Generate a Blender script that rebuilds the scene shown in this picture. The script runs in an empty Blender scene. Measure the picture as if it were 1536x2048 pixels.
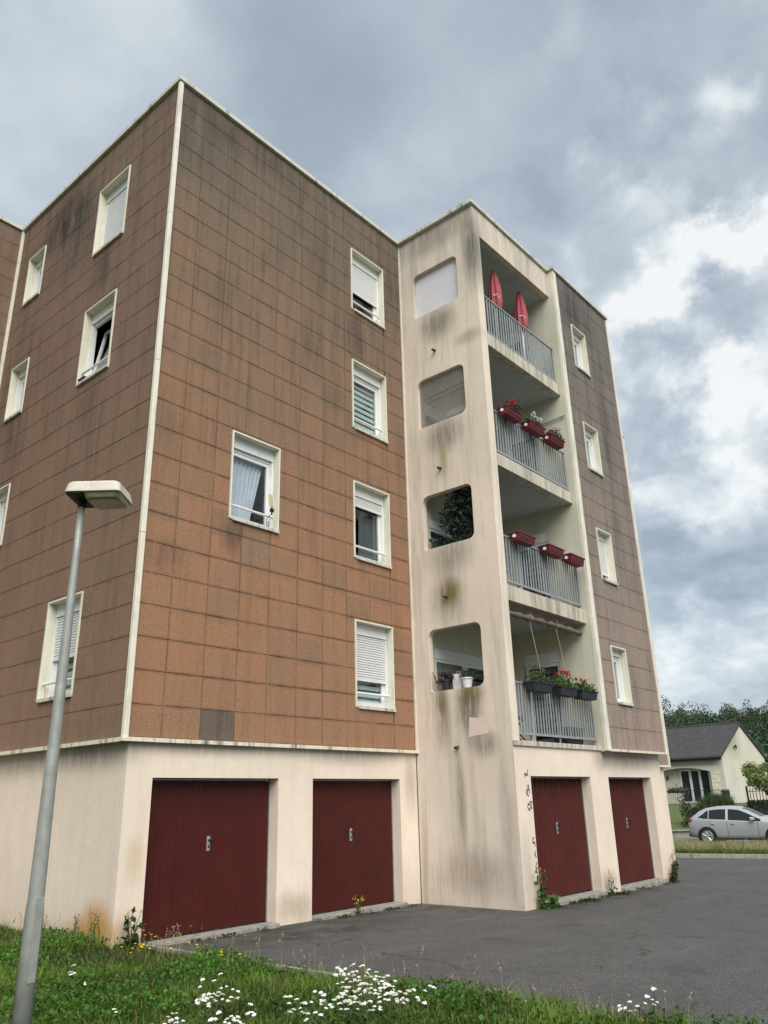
import bpy, math, random
import numpy as np
from mathutils import Vector, Matrix

random.seed(7)
RNG = np.random.default_rng(7)
SC = bpy.context.scene
COL = SC.collection
PI = math.pi

# ------------------------------------------------------------------ camera
CAM_POS = Vector((-5.778, -9.427, 1.6))
FWD = Vector((0.71447196, 0.60858539, 0.3451864))
RGT = Vector((0.65487002, -0.75536998, -0.02369484))
UPV = Vector((-0.24632311, -0.24298153, 0.93823499))
F_PX = 1572.74
cam_d = bpy.data.cameras.new('camera')
cam = bpy.data.objects.new('camera', cam_d)
COL.objects.link(cam)
cam_d.sensor_fit = 'VERTICAL'
cam_d.sensor_height = 24.0
cam_d.lens = F_PX / 2048.0 * 24.0
cam_d.clip_start = 0.05
cam_d.clip_end = 3000.0
M = Matrix((RGT, UPV, -FWD)).transposed().to_4x4()
M.translation = CAM_POS
cam.matrix_world = M
SC.camera = cam


def px_dir(px, py):
    return (FWD + RGT * ((px - 768) / F_PX) - UPV * ((py - 1024) / F_PX)).normalized()


# ------------------------------------------------------------------ exposure, world, sun
SC.view_settings.view_transform = 'Standard'
SC.view_settings.look = 'None'
SC.view_settings.gamma = 1.0
SC.view_settings.use_curve_mapping = False
EXPO = 1.6
SC.view_settings.exposure = EXPO
SUN_FROM = Vector((-0.40, -0.60, 0.76)).normalized()

W = bpy.data.worlds.new('World')
SC.world = W
W.use_nodes = True


class NT:
    """small node tree builder; values may be sockets or constants"""

    def __init__(s, tree):
        s.t = tree
        s.L = tree.links

    def put(s, inp, v):
        if v is None:
            return
        if isinstance(v, bpy.types.NodeSocket):
            s.L.new(v, inp)
        else:
            if inp.type == 'RGBA' and not hasattr(v, '__len__'):
                v = (v, v, v, 1)
            if inp.type == 'RGBA' and len(v) == 3:
                v = (*v, 1)
            inp.default_value = v

    def n(s, typ, **kw):
        nd = s.t.nodes.new(typ)
        for k, v in kw.items():
            setattr(nd, k, v)
        return nd

    def math(s, op, a, b=None, c=None, clamp=False):
        nd = s.n('ShaderNodeMath', operation=op, use_clamp=clamp)
        for i, v in enumerate((a, b, c)):
            s.put(nd.inputs[i], v)
        return nd.outputs[0]

    def vmath(s, op, a, b=None, out=0):
        nd = s.n('ShaderNodeVectorMath', operation=op)
        s.put(nd.inputs[0], a)
        if b is not None:
            s.put(nd.inputs[1], b)
        return nd.outputs[out]

    def noise(s, vec, scale, detail=4, rough=0.55, dist=0.0):
        nd = s.n('ShaderNodeTexNoise')
        s.put(nd.inputs['Vector'], vec)
        nd.inputs['Scale'].default_value = scale
        nd.inputs['Detail'].default_value = detail
        nd.inputs['Roughness'].default_value = rough
        nd.inputs['Distortion'].default_value = dist
        return nd.outputs['Fac']

    def rng(s, v, a, b, lo=0.0, hi=1.0, smooth=False):
        nd = s.n('ShaderNodeMapRange', clamp=True)
        if smooth:
            nd.interpolation_type = 'SMOOTHSTEP'
        s.put(nd.inputs[0], v)
        for i, x in enumerate((a, b, lo, hi)):
            s.put(nd.inputs[i + 1], x)
        return nd.outputs[0]

    def mix(s, f, a, b, blend='MIX'):
        nd = s.n('ShaderNodeMix', data_type='RGBA', blend_type=blend)
        s.put(nd.inputs[0], f)
        s.put(nd.inputs[6], a)
        s.put(nd.inputs[7], b)
        return nd.outputs[2]

    def ramp(s, f, stops):
        nd = s.n('ShaderNodeValToRGB')
        cr = nd.color_ramp
        while len(cr.elements) < len(stops):
            cr.elements.new(0.5)
        for e, (p, c) in zip(cr.elements, stops):
            e.position = p
            e.color = (*c, 1)
        s.put(nd.inputs[0], f)
        return nd.outputs[0]

    def blob(s, P, c, r, smooth=True):
        d = s.vmath('DIVIDE', s.vmath('SUBTRACT', P, c), r)
        ln = s.vmath('LENGTH', d, out=1)
        return s.rng(ln, 1.0, 0.15, 0, 1, smooth)


def build_sky():
    t = W.node_tree
    t.nodes.clear()
    N = NT(t)
    out = N.n('ShaderNodeOutputWorld')
    bg = N.n('ShaderNodeBackground')
    N.L.new(bg.outputs[0], out.inputs[0])
    bg.inputs[1].default_value = 0.1
    sky = N.n('ShaderNodeTexSky', sky_type='NISHITA', sun_disc=False)
    sky.sun_elevation = math.asin(SUN_FROM.z)
    sky.sun_rotation = math.atan2(SUN_FROM.x, SUN_FROM.y)
    d = N.vmath('NORMALIZE', N.n('ShaderNodeTexCoord').outputs['Generated'])
    sep = N.n('ShaderNodeSeparateXYZ')
    N.put(sep.inputs[0], d)
    zz = N.math('ADD', N.math('MAXIMUM', sep.outputs[2], 0.0), 0.33)
    p = N.n('ShaderNodeCombineXYZ')
    N.put(p.inputs[0], N.math('DIVIDE', sep.outputs[0], zz))
    N.put(p.inputs[1], N.math('DIVIDE', sep.outputs[1], zz))
    p = p.outputs[0]
    n1 = N.noise(p, 2.2, 6, 0.45, 0.3)
    n2 = N.noise(N.vmath('ADD', p, (7.3, 2.1, 0)), 6.5, 5, 0.48, 0.3)
    wob = N.n('ShaderNodeTexNoise')
    N.put(wob.inputs['Vector'], d)
    wob.inputs['Scale'].default_value = 6.0
    wob.inputs['Detail'].default_value = 7.0
    wob.inputs['Roughness'].default_value = 0.62
    dw = N.vmath('ADD', d, N.vmath('MULTIPLY', N.vmath('SUBTRACT', wob.outputs['Color'], (0.5, 0.5, 0.5)), (0.26, 0.26, 0.26)))
    v = N.math('ADD', 0.63, N.math('MULTIPLY', N.math('SUBTRACT', n1, 0.5), 0.50))
    v = N.math('ADD', v, N.math('MULTIPLY', N.math('SUBTRACT', n2, 0.5), 0.30))
    n3 = N.noise(N.vmath('ADD', p, (1.7, 9.2, 0)), 10.0, 6, 0.55, 0.5)
    ln = N.vmath('LENGTH', N.vmath('SUBTRACT', d, tuple(px_dir(1430, 760))), out=1)
    v = N.math('ADD', v, N.math('MULTIPLY', N.math('SUBTRACT', n3, .5), N.rng(ln, .55, .15, .10, .62, True)))
    for (x, y, r, a) in SKY_BLOBS:
        c = tuple(px_dir(x, y))
        ln = N.vmath('LENGTH', N.vmath('SUBTRACT', dw, c), out=1)
        v = N.math('ADD', v, N.rng(ln, r, r * 0.1, 0, a, True))
    k = 10.0 / 2 ** EXPO
    S = lambda c: tuple(x * k for x in c)
    col = N.ramp(N.math('MAXIMUM', N.math('MINIMUM', v, 1.0), 0.0),
                 [(0.0, (.185, .228, .280)), (0.28, (.275, .328, .385)), (0.5, (.375, .440, .508)),
                  (0.70, (.53, .60, .66)), (0.86, (.74, .79, .81)), (1.0, (.93, .95, .95))])
    vm = N.vmath('MULTIPLY', col, (k, k, k))
    fin = N.mix(0.06, vm, sky.outputs[0])
    N.put(bg.inputs[0], fin)


SKY_BLOBS = [
    (60, 300, 0.360, 0.130), (300, 120, 0.160, 0.070), (520, 60, 0.200, -0.040), (900, 120, 0.340, -0.100), (560, 330, 0.220, -0.020), (840, 430, 0.160, 0.120),
    (1430, 310, 0.160, -0.190), (1200, 330, 0.140, -0.030), (1330, 850, 0.100, -0.220), (1430, 1140, 0.130, -0.220), (1310, 720, 0.060, -0.200), (1460, 610, 0.070, -0.240),
    (1300, 440, 0.057, 0.173), (1535, 450, 0.063, 0.259), (1480, 490, 0.057, 0.230), (1420, 525, 0.057, 0.216), (1360, 560, 0.063, 0.216), (1290, 610, 0.069, 0.230), (1240, 660, 0.069, 0.245), (1260, 800, 0.057, 0.187),
    (1410, 190, 0.069, 0.202), (1450, 140, 0.050, 0.140), (1200, 330, 0.045, 0.160), (1130, 60, 0.050, 0.080),
    (1420, 760, 0.070, 0.200), (1520, 760, 0.092, 0.202), (1500, 860, 0.060, 0.140), (1300, 1000, 0.081, 0.187), (1420, 1000, 0.092, 0.187), (1520, 960, 0.060, 0.160), (1350, 1250, 0.060, 0.200),
    (1470, 1310, 0.103, 0.202), (1310, 1370, 0.092, 0.187), (1400, 680, 0.320, 0.200),
]
build_sky()

sun_d = bpy.data.lights.new('sun', 'SUN')
sun_d.energy = 1.5
sun_d.angle = math.radians(55)
sun_d.color = (1.0, 0.95, 0.87)
sun = bpy.data.objects.new('sun', sun_d)
COL.objects.link(sun)
sun.location = (-10, -20, 30)
sun.rotation_euler = SUN_FROM.to_track_quat('Z', 'Y').to_euler()

SC.cycles.max_bounces = 8
SC.cycles.transparent_max_bounces = 16
SC.cycles.use_denoising = True


# ------------------------------------------------------------------ mesh helpers
class MB:
    def __init__(s):
        s.v, s.f, s.m, s.uv = [], [], [], []

    def face(s, pts, mi=0, uv=None):
        i = len(s.v)
        s.v += [tuple(p) for p in pts]
        s.f.append(tuple(range(i, i + len(pts))))
        s.m.append(mi)
        s.uv.append(uv or [(0.5, 0.5)] * len(pts))

    def box(s, x0, y0, z0, x1, y1, z1, mi=0):
        if x0 > x1: x0, x1 = x1, x0
        if y0 > y1: y0, y1 = y1, y0
        if z0 > z1: z0, z1 = z1, z0
        i = len(s.v)
        s.v += [(x0, y0, z0), (x1, y0, z0), (x1, y1, z0), (x0, y1, z0), (x0, y0, z1), (x1, y0, z1), (x1, y1, z1), (x0, y1, z1)]
        for q in ((0, 3, 2, 1), (4, 5, 6, 7), (0, 1, 5, 4), (1, 2, 6, 5), (2, 3, 7, 6), (3, 0, 4, 7)):
            s.f.append(tuple(i + k for k in q))
            s.m.append(mi)
            s.uv.append([(0.5, 0.5)] * 4)

    def loft(s, rings, mi=0, closed=True, caps=True):
        i = len(s.v)
        n = len(rings[0])
        for r in rings:
            s.v += [tuple(p) for p in r]
        for a in range(len(rings) - 1):
            for k in range(n if closed else n - 1):
                k2 = (k + 1) % n
                s.f.append((i + a * n + k, i + a * n + k2, i + (a + 1) * n + k2, i + (a + 1) * n + k))
                s.m.append(mi)
                s.uv.append([(0.5, 0.5)] * 4)
        if caps and closed:
            s.f.append(tuple(i + k for k in range(n))[::-1]); s.m.append(mi); s.uv.append([(0.5, 0.5)] * n)
            e = i + (len(rings) - 1) * n
            s.f.append(tuple(e + k for k in range(n))); s.m.append(mi); s.uv.append([(0.5, 0.5)] * n)

    def tube(s, pts, rad, n=8, mi=0):
        pts = [Vector(p) for p in pts]
        if not hasattr(rad, '__len__'):
            rad = [rad] * len(pts)
        rings = []
        for j, p in enumerate(pts):
            a = pts[max(j - 1, 0)]
            b = pts[min(j + 1, len(pts) - 1)]
            d = (b - a).normalized()
            u = d.cross(Vector((0, 0, 1)))
            if u.length < 1e-3:
                u = Vector((1, 0, 0))
            u.normalize()
            w = d.cross(u)
            rings.append([p + (u * math.cos(2 * PI * k / n) + w * math.sin(2 * PI * k / n)) * rad[j] for k in range(n)])
        s.loft(rings, mi)

    def lathe(s, prof, c=(0, 0, 0), n=12, mi=0):
        rings = [[(c[0] + r * math.cos(2 * PI * k / n), c[1] + r * math.sin(2 * PI * k / n), c[2] + z) for k in range(n)] for r, z in prof]
        s.loft(rings, mi)

    def mesh(s, name, mats, smooth=False):
        me = bpy.data.meshes.new(name)
        me.from_pydata(s.v, [], s.f)
        mats = mats if isinstance(mats, (list, tuple)) else [mats]
        for m in mats:
            me.materials.append(m)
        if len(mats) > 1:
            me.polygons.foreach_set('material_index', s.m)
        if any(u[0] != (0.5, 0.5) for u in s.uv):
            l = me.uv_layers.new(name='UVMap')
            l.data.foreach_set('uv', [c for u in s.uv for p in u for c in p])
        if smooth:
            me.polygons.foreach_set('use_smooth', [True] * len(me.polygons))
        me.update()
        return me

    def build(s, name, mats, parent=None, loc=(0, 0, 0), rot=(0, 0, 0), smooth=False, bevel=0):
        return link(name, s.mesh(name, mats, smooth), parent, loc, rot, bevel)


def link(name, me, parent=None, loc=(0, 0, 0), rot=(0, 0, 0), bevel=0):
    o = bpy.data.objects.new(name, me)
    COL.objects.link(o)
    o.location = loc
    o.rotation_euler = rot
    if parent:
        o.parent = parent
    if bevel:
        b = o.modifiers.new('bevel', 'BEVEL')
        b.width = bevel
        b.segments = 2
        b.limit_method = 'ANGLE'
    return o


def thing(name, label, cat, loc=(0, 0, 0), rotz=0, group=None):
    o = link(name, None, None, loc, (0, 0, rotz))
    return tag(o, label, cat, group)


def tag(o, label, cat, group=None):
    o['label'] = label
    o['category'] = cat
    if group:
        o['group'] = group
    return o


def structure(o):
    o['kind'] = 'structure'
    return o


def stuff(o):
    o['kind'] = 'stuff'
    return o


def copy_tree(o, parent=None):
    c = o.copy()
    COL.objects.link(c)
    if parent:
        c.parent = parent
    for ch in o.children:
        copy_tree(ch, c)
    return c


def np_mesh(name, V, Fs, mat, tint=None, uv=None):
    """V (n,3); Fs list of equal-width index arrays"""
    me = bpy.data.meshes.new(name)
    me.vertices.add(len(V))
    me.vertices.foreach_set('co', np.asarray(V, np.float32).ravel())
    loops = np.concatenate([f.ravel() for f in Fs])
    sizes = np.concatenate([np.full(len(f), f.shape[1]) for f in Fs])
    me.loops.add(len(loops))
    me.loops.foreach_set('vertex_index', loops.astype(np.int32))
    me.polygons.add(len(sizes))
    st = np.concatenate([[0], np.cumsum(sizes)[:-1]])
    me.polygons.foreach_set('loop_start', st.astype(np.int32))
    me.polygons.foreach_set('loop_total', sizes.astype(np.int32))
    if tint is not None:
        a = me.attributes.new('tint', 'FLOAT_COLOR', 'POINT')
        c = np.ones((len(V), 4), np.float32)
        c[:, :3] = tint
        a.data.foreach_set('color', c.ravel())
    me.materials.append(mat)
    me.update(calc_edges=True)
    me.validate()
    return me


def blades(P, H, Wd, lean, tint, rng=RNG):
    """grass blades: tapered, bent, 5 vertices each"""
    n = len(P)
    a = rng.uniform(0, 2 * PI, n)
    wx, wy = np.cos(a), np.sin(a)
    b = rng.uniform(0, 2 * PI, n)
    lx, ly = np.cos(b) * lean * H, np.sin(b) * lean * H
    V = np.zeros((n, 5, 3))
    V[:, 0] = P; V[:, 1] = P
    V[:, 0, 0] -= wx * Wd / 2; V[:, 0, 1] -= wy * Wd / 2
    V[:, 1, 0] += wx * Wd / 2; V[:, 1, 1] += wy * Wd / 2
    mid = P + np.stack([lx * .35, ly * .35, H * .6], 1)
    V[:, 2] = mid; V[:, 3] = mid
    V[:, 2, 0] += wx * Wd * .4; V[:, 2, 1] += wy * Wd * .4
    V[:, 3, 0] -= wx * Wd * .4; V[:, 3, 1] -= wy * Wd * .4
    V[:, 4] = P + np.stack([lx, ly, H * np.sqrt(np.maximum(1 - .6 * lean ** 2, .2))], 1)
    i = np.arange(n)[:, None] * 5
    q = i + np.array([[0, 1, 2, 3]])
    t = i + np.array([[3, 2, 4]])
    T = np.repeat(tint[:, None, :], 5, 1).reshape(-1, 3)
    return V.reshape(-1, 3), q, t, T


def leaves(C, size, tint, rng=RNG, flat=0.0, elong=1.6):
    """leaf faces (pointed, 4 vertices) with random directions"""
    n = len(C)
    d = rng.normal(size=(n, 3)); d /= np.linalg.norm(d, axis=1)[:, None]
    w = rng.normal(size=(n, 3))
    if flat:
        d[:, 2] *= 1 - flat
        d /= np.linalg.norm(d, axis=1)[:, None]
    w -= (w * d).sum(1)[:, None] * d
    w /= np.linalg.norm(w, axis=1)[:, None]
    L = (size * rng.uniform(.6, 1.3, n))[:, None]
    V = np.stack([C - d * L * elong / 2, C + w * L * .5, C + d * L * elong / 2, C - w * L * .5], 1)
    q = np.arange(n)[:, None] * 4 + np.array([[0, 1, 2, 3]])
    return V.reshape(-1, 3), q, np.repeat(tint[:, None, :], 4, 1).reshape(-1, 3)


def leaf_obj(name, C, size, tint, mat, parent=None, loc=(0, 0, 0), flat=0.0, elong=1.6, rng=RNG):
    V, q, T = leaves(np.asarray(C, float), size, tint, rng, flat, elong)
    return link(name, np_mesh(name, V, [q], mat, T), parent, loc)


# ------------------------------------------------------------------ materials
def new_mat(name):
    m = bpy.data.materials.new(name)
    m.use_nodes = True
    t = m.node_tree
    t.nodes.clear()
    N = NT(t)
    out = N.n('ShaderNodeOutputMaterial')
    b = N.n('ShaderNodeBsdfPrincipled')
    N.L.new(b.outputs[0], out.inputs[0])
    return m, N, b, out


def bump(N, b, h, strength=0.3, dist=0.01):
    nd = N.n('ShaderNodeBump')
    nd.inputs['Strength'].default_value = strength
    nd.inputs['Distance'].default_value = dist
    N.put(nd.inputs['Height'], h)
    N.L.new(nd.outputs[0], b.inputs['Normal'])


def wpos(N):
    return N.n('ShaderNodeNewGeometry').outputs['Position']


def plain(name, col, rough=0.6, metal=0.0, var=0.18, scale=6.0, spec=0.4, bmp=0.0, fine=60.0, dirt=None, dirt_amt=0.5):
    """painted / moulded surface with slight mottling and soiling"""
    m, N, b, out = new_mat(name)
    P = wpos(N)
    f = N.noise(P, scale, 5, 0.6)
    lo = tuple(c * (1 - var) for c in col)
    hi = tuple(min(c * (1 + var), 0.95) for c in col)
    c = N.mix(N.rng(f, .3, .7), lo, hi)
    if dirt is not None:
        sv = N.vmath('MULTIPLY', P, (9, 9, 1.2))
        s = N.rng(N.noise(sv, 1.0, 5, .65), .50, .72, 0, dirt_amt, True)
        c = N.mix(s, c, dirt)
    N.put(b.inputs['Base Color'], c)
    N.put(b.inputs['Roughness'], N.rng(N.noise(P, scale * 3, 3), .3, .7, max(rough - .1, .02), min(rough + .1, 1)))
    b.inputs['Metallic'].default_value = metal
    b.inputs['Specular IOR Level'].default_value = spec
    if bmp:
        bump(N, b, N.noise(P, fine, 4, .6), bmp, 0.004)
    return m


def stucco(name, base, blobs=(), streak=0.4, top=None, low=None, grain=70.0, sf=5.5, lo_=.46, hi_=.64):
    """rendered wall; streaks run down it, blobs = (centre, radii, colour, strength) are stains where they stand"""
    m, N, b, out = new_mat(name)
    P = wpos(N)
    big = N.noise(P, 0.55, 5, .6)
    mid = N.noise(P, 3.5, 6, .65)
    c = N.mix(N.rng(big, .3, .7), tuple(x * .90 for x in base), tuple(min(x * 1.06, .92) for x in base))
    c = N.mix(N.rng(mid, .35, .75, 0, .30), c, tuple(x * .80 for x in base))
    sv = N.vmath('MULTIPLY', P, (sf, sf, 0.45))
    st = N.rng(N.noise(sv, 1.0, 7, .68), lo_, hi_, 0, 1, True)
    fine = N.rng(N.noise(N.vmath('MULTIPLY', P, (22, 22, 1.3)), 1.0, 5, .7), .35, .7, .25, 1)
    st = N.math('MULTIPLY', st, fine)
    c = N.mix(N.math('MULTIPLY', st, streak), c, (.20, .185, .15))
    sep = N.n('ShaderNodeSeparateXYZ')
    N.put(sep.inputs[0], P)
    if top:   # soiling below the coping
        a, z0, z1 = top
        g = N.math('MULTIPLY', N.rng(sep.outputs[2], z0, z1), N.rng(N.noise(N.vmath('MULTIPLY', P, (4, 4, .5)), 1, 6, .7), .3, .65))
        c = N.mix(N.math('MULTIPLY', g, a), c, (.19, .185, .165))
    if low:   # splash zone above the ground
        a, z0, z1, lc = low
        g = N.math('MULTIPLY', N.rng(sep.outputs[2], z1, z0), N.rng(N.noise(P, 2.2, 7, .72), .32, .62))
        c = N.mix(N.math('MULTIPLY', g, a), c, lc)
    for (ce, r, colr, amt) in blobs:
        g = N.blob(P, ce, r)
        tex = N.rng(N.noise(N.vmath('MULTIPLY', P, (15, 15, 1.7)), 1.0, 7, .75), .22, .50)
        c = N.mix(N.math('MULTIPLY', N.math('MULTIPLY', g, tex), amt), c, colr)
    N.put(b.inputs['Base Color'], c)
    b.inputs['Roughness'].default_value = 0.92
    b.inputs['Specular IOR Level'].default_value = 0.2
    h = N.math('ADD', N.noise(P, grain, 4, .7), N.math('MULTIPLY', N.noise(P, 9, 4, .6), 1.2))
    bump(N, b, h, 0.45, 0.006)
    return m


def panel_mat(name, clean1, clean2, dirt, z_lo, z_hi, base_amt, top_amt, blobs=(), joint=.66):
    """pebble-faced cladding panel: tone differs from panel to panel, grime at the joints and in runs"""
    m, N, b, out = new_mat(name)
    P = wpos(N)
    sn = N.vmath('FLOOR', N.vmath('DIVIDE', N.vmath('ADD', P, (0.02, 0.02, .3775)), (.6, .6, .4535)))
    wn = N.n('ShaderNodeTexWhiteNoise', noise_dimensions='3D')
    N.put(wn.inputs['Vector'], sn)
    c = N.mix(wn.outputs['Value'], clean1, clean2)
    big = N.noise(P, .7, 5, .6)
    sep = N.n('ShaderNodeSeparateXYZ')
    N.put(sep.inputs[0], P)
    hz = N.rng(N.math('ADD', sep.outputs[2], N.math('MULTIPLY', N.math('SUBTRACT', big, .5), 7.0)), z_lo, z_hi, base_amt, top_amt)
    c = N.mix(hz, c, dirt)
    # a panel now and then weathered darker or paler
    c = N.mix(N.rng(wn.outputs['Value'], .80, 1.0, 0, .14), c, tuple(x * .6 for x in dirt))
    st = N.rng(N.noise(N.vmath('MULTIPLY', P, (4.2, 4.2, .38)), 1.0, 7, .7), .46, .72, 0, 1, True)
    c = N.mix(N.math('MULTIPLY', st, N.math('ADD', .22, N.math('MULTIPLY', hz, .55))), c, tuple(x * .42 for x in dirt))
    fs = N.rng(N.noise(N.vmath('MULTIPLY', P, (15, 15, .55)), 1.0, 6, .7), .45, .72, 0, 1, True)
    c = N.mix(N.math('MULTIPLY', fs, N.math('ADD', .06, N.math('MULTIPLY', hz, .42))), c, tuple(x * .40 for x in dirt))
    lt = N.rng(N.noise(N.vmath('MULTIPLY', P, (3.1, 3.1, .3)), 1.3, 6, .7), .56, .8, 0, .35, True)
    c = N.mix(lt, c, tuple(min(x * 1.35 + .02, .6) for x in clean1))
    for (ce, r, colr, amt) in blobs:
        g = N.blob(P, ce, r)
        tex = N.rng(N.noise(N.vmath('MULTIPLY', P, (3.5, 3.5, .7)), 1.0, 6, .7), .34, .6)
        c = N.mix(N.math('MULTIPLY', N.math('MULTIPLY', g, tex), amt), c, colr)
    # grime along the joints
    uv = N.n('ShaderNodeSeparateXYZ')
    N.put(uv.inputs[0], N.n('ShaderNodeUVMap', uv_map='UVMap').outputs[0])
    ev = N.math('ABSOLUTE', N.math('SUBTRACT', uv.outputs[1], .5))
    eu = N.math('ABSOLUTE', N.math('SUBTRACT', uv.outputs[0], .5))
    jn = N.noise(P, 1.6, 6, .7)
    ge = N.math('MAXIMUM', N.math('MULTIPLY', N.rng(ev, .42, .5), N.rng(jn, .38, .62, .12, 1)),
                N.math('MULTIPLY', N.rng(eu, .465, .5), N.rng(jn, .38, .62, .10, .75)))
    c = N.mix(N.math('MULTIPLY', ge, N.math('MULTIPLY', joint, N.math('SUBTRACT', 1.0, N.math('MULTIPLY', hz, .55)))), c, (.05, .038, .030))
    # pebbles
    vo = N.n('ShaderNodeTexVoronoi')
    N.put(vo.inputs['Vector'], P)
    vo.inputs['Scale'].default_value = 95.0
    vs = N.n('ShaderNodeSeparateColor')
    N.put(vs.inputs[0], vo.outputs['Color'])
    c = N.mix(1.0, c, N.mix(vs.outputs[0], (.82, .82, .83), (1.18, 1.17, 1.16)), 'MULTIPLY')
    c = N.mix(1.0, c, N.mix(N.rng(N.noise(P, 24, 4, .7), .3, .7), (.90, .90, .90), (1.1, 1.1, 1.1)), 'MULTIPLY')
    N.put(b.inputs['Base Color'], c)
    b.inputs['Roughness'].default_value = .9
    b.inputs['Specular IOR Level'].default_value = .25
    bump(N, b, N.math('ADD', vo.outputs['Distance'], N.noise(P, 160, 2)), .5, .006)
    return m


def tint_mat(name, rough=.7, trans=.25, var=.3):
    m, N, b, out = new_mat(name)
    at = N.n('ShaderNodeAttribute', attribute_name='tint')
    P = wpos(N)
    f = N.rng(N.noise(P, 2.3, 4), .3, .7, 1 - var, 1 + var)
    c = N.vmath('SCALE', at.outputs['Color'])
    c = N.n('ShaderNodeVectorMath', operation='SCALE')
    N.put(c.inputs[0], at.outputs['Color'])
    N.put(c.inputs[3], f)
    N.put(b.inputs['Base Color'], c.outputs[0])
    b.inputs['Roughness'].default_value = rough
    b.inputs['Specular IOR Level'].default_value = .3
    if trans:
        tr = N.n('ShaderNodeBsdfTranslucent')
        N.put(tr.inputs[0], c.outputs[0])
        mx = N.n('ShaderNodeMixShader')
        mx.inputs[0].default_value = trans
        N.L.new(b.outputs[0], mx.inputs[1])
        N.L.new(tr.outputs[0], mx.inputs[2])
        N.L.new(mx.outputs[0], out.inputs[0])
    return m


def glass_mat(name, tint=(.85, .9, .9), boost=1.0, haze=0.0, haze_col=(.5, .5, .5)):
    m, N, b, out = new_mat(name)
    t = N.n('ShaderNodeBsdfTransparent'); N.put(t.inputs[0], tint)
    g = N.n('ShaderNodeBsdfGlossy'); g.inputs['Roughness'].default_value = .03
    fr = N.n('ShaderNodeFresnel'); fr.inputs[0].default_value = 1.5
    nb = N.n('ShaderNodeBump'); nb.inputs['Strength'].default_value = .04
    N.put(nb.inputs['Height'], N.noise(wpos(N), 1.8, 2)); N.L.new(nb.outputs[0], g.inputs['Normal'])
    mx = N.n('ShaderNodeMixShader')
    bf = N.n('ShaderNodeNewGeometry').outputs['Backfacing']
    N.put(fr.inputs[0], N.rng(bf, 0.0, 1.0, 1.5, 1 / 1.5))
    N.put(mx.inputs[0], N.math('MULTIPLY', fr.outputs[0], 1.2 * boost, clamp=True))
    N.L.new(t.outputs[0], mx.inputs[1]); N.L.new(g.outputs[0], mx.inputs[2])
    sh = mx.outputs[0]
    if haze:
        df = N.n('ShaderNodeBsdfDiffuse')
        N.put(df.inputs[0], haze_col)
        m2 = N.n('ShaderNodeMixShader')
        N.put(m2.inputs[0], N.rng(N.noise(wpos(N), 3.5, 5, .7), .3, .7, haze * .75, min(haze * 1.2, 1)))
        N.L.new(sh, m2.inputs[1]); N.L.new(df.outputs[0], m2.inputs[2])
        sh = m2.outputs[0]
    N.L.new(sh, out.inputs[0])
    return m


BEIGE = (.715, .625, .530)
GREY_ST = (.115, .11, .09)
MOSS = (.24, .18, .035)
X6 = 6.04
tower_blobs = [
    ((X6, -.94, 5.28), (.5, .36, .40), MOSS, 1.0), ((X6, -.9, 5.2), (.6, .55, .85), GREY_ST, .55),
    ((X6, -.62, 3.28), (.5, .20, .45), MOSS, .85), ((X6, -1.28, 3.36), (.5, .40, .30), MOSS, .95),
    ((X6, -1.22, 3.10), (.5, .42, .75), GREY_ST, .85), ((X6, -.65, 3.0), (.5, .28, .9), GREY_ST, .6),
    ((X6, -1.0, 6.0), (.5, .75, .55), GREY_ST, .60), ((X6, -1.0, 8.55), (.5, .7, .6), GREY_ST, .70),
    ((X6, -.95, 8.0), (.5, .16, .55), MOSS, .55), ((X6, -1.0, 11.2), (.5, .7, .6), GREY_ST, .70),
    ((X6, -.95, 1.6), (.5, .16, 1.3), GREY_ST, .55), ((X6, -1.5, 2.5), (.5, .45, .35), GREY_ST, .65),
    ((X6, -1.85, 1.2), (.5, .22, 1.5), GREY_ST, .35), ((X6, -1.2, .45), (.5, .95, .55), (.26, .20, .15), .55),
    ((X6, -2.0, 12.6), (.5, .35, 1.3), (.10, .10, .09), .8), ((X6, -1.0, 13.4), (.6, 1.5, .5), GREY_ST, .45),
    ((X6, -.1, .6), (.4, .12, 1.5), GREY_ST, .4), ((X6, -1.75, 10.55), (.5, .5, .25), GREY_ST, .4),
]
base_blobs = [
    ((.08, .42, .22), (.5, .55, .42), (.52, .27, .07), 1.0), ((.08, .55, .15), (.5, 1.1, .22), (.45, .28, .10), .8),
    ((.05, .8, 2.35), (.5, 1.6, .40), GREY_ST, .65), ((.1, 3.0, 2.3), (.4, 2.5, .35), GREY_ST, .5),
    ((1.4, .02, 2.4), (2.6, .4, .22), GREY_ST, .5), ((4.3, .02, 2.38), (2.0, .4, .30), GREY_ST, .5),
    ((.3, .02, 1.0), (.2, .3, .4), (.50, .38, .2), .5), ((5.85, .02, 1.9), (.25, .3, .8), GREY_ST, .35),
    ((10.6, -2.07, 2.3), (2.0, .3, .35), GREY_ST, .6), ((9.2, -2.07, 2.3), (.5, .3, .4), GREY_ST, .4),
    ((2.9, .02, .2), (.3, .3, .3), (.3, .24, .17), .5), ((3.2, .02, .15), (.3, .3, .3), (.3, .24, .17), .5),
    ((9.0, -2.07, .1), (.5, .3, .3), (.3, .26, .2), .5), ((6.2, -2.07, .5), (.25, .3, .9), (.3, .27, .21), .35),
]
m_tower = stucco('tower render', BEIGE, tower_blobs, streak=.40, top=(.60, 11.2, 13.8), low=(.35, -.2, 1.2, (.30, .25, .19)))
m_base = stucco('base render', (.75, .645, .540), base_blobs, streak=.12, low=(.4, -.1, .5, (.42, .32, .2)))
m_yellow = stucco('yellow render', (.58, .56, .455), (), streak=.14)
m_grey = stucco('balcony soffit paint', (.42, .445, .445), (), streak=.12)
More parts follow.
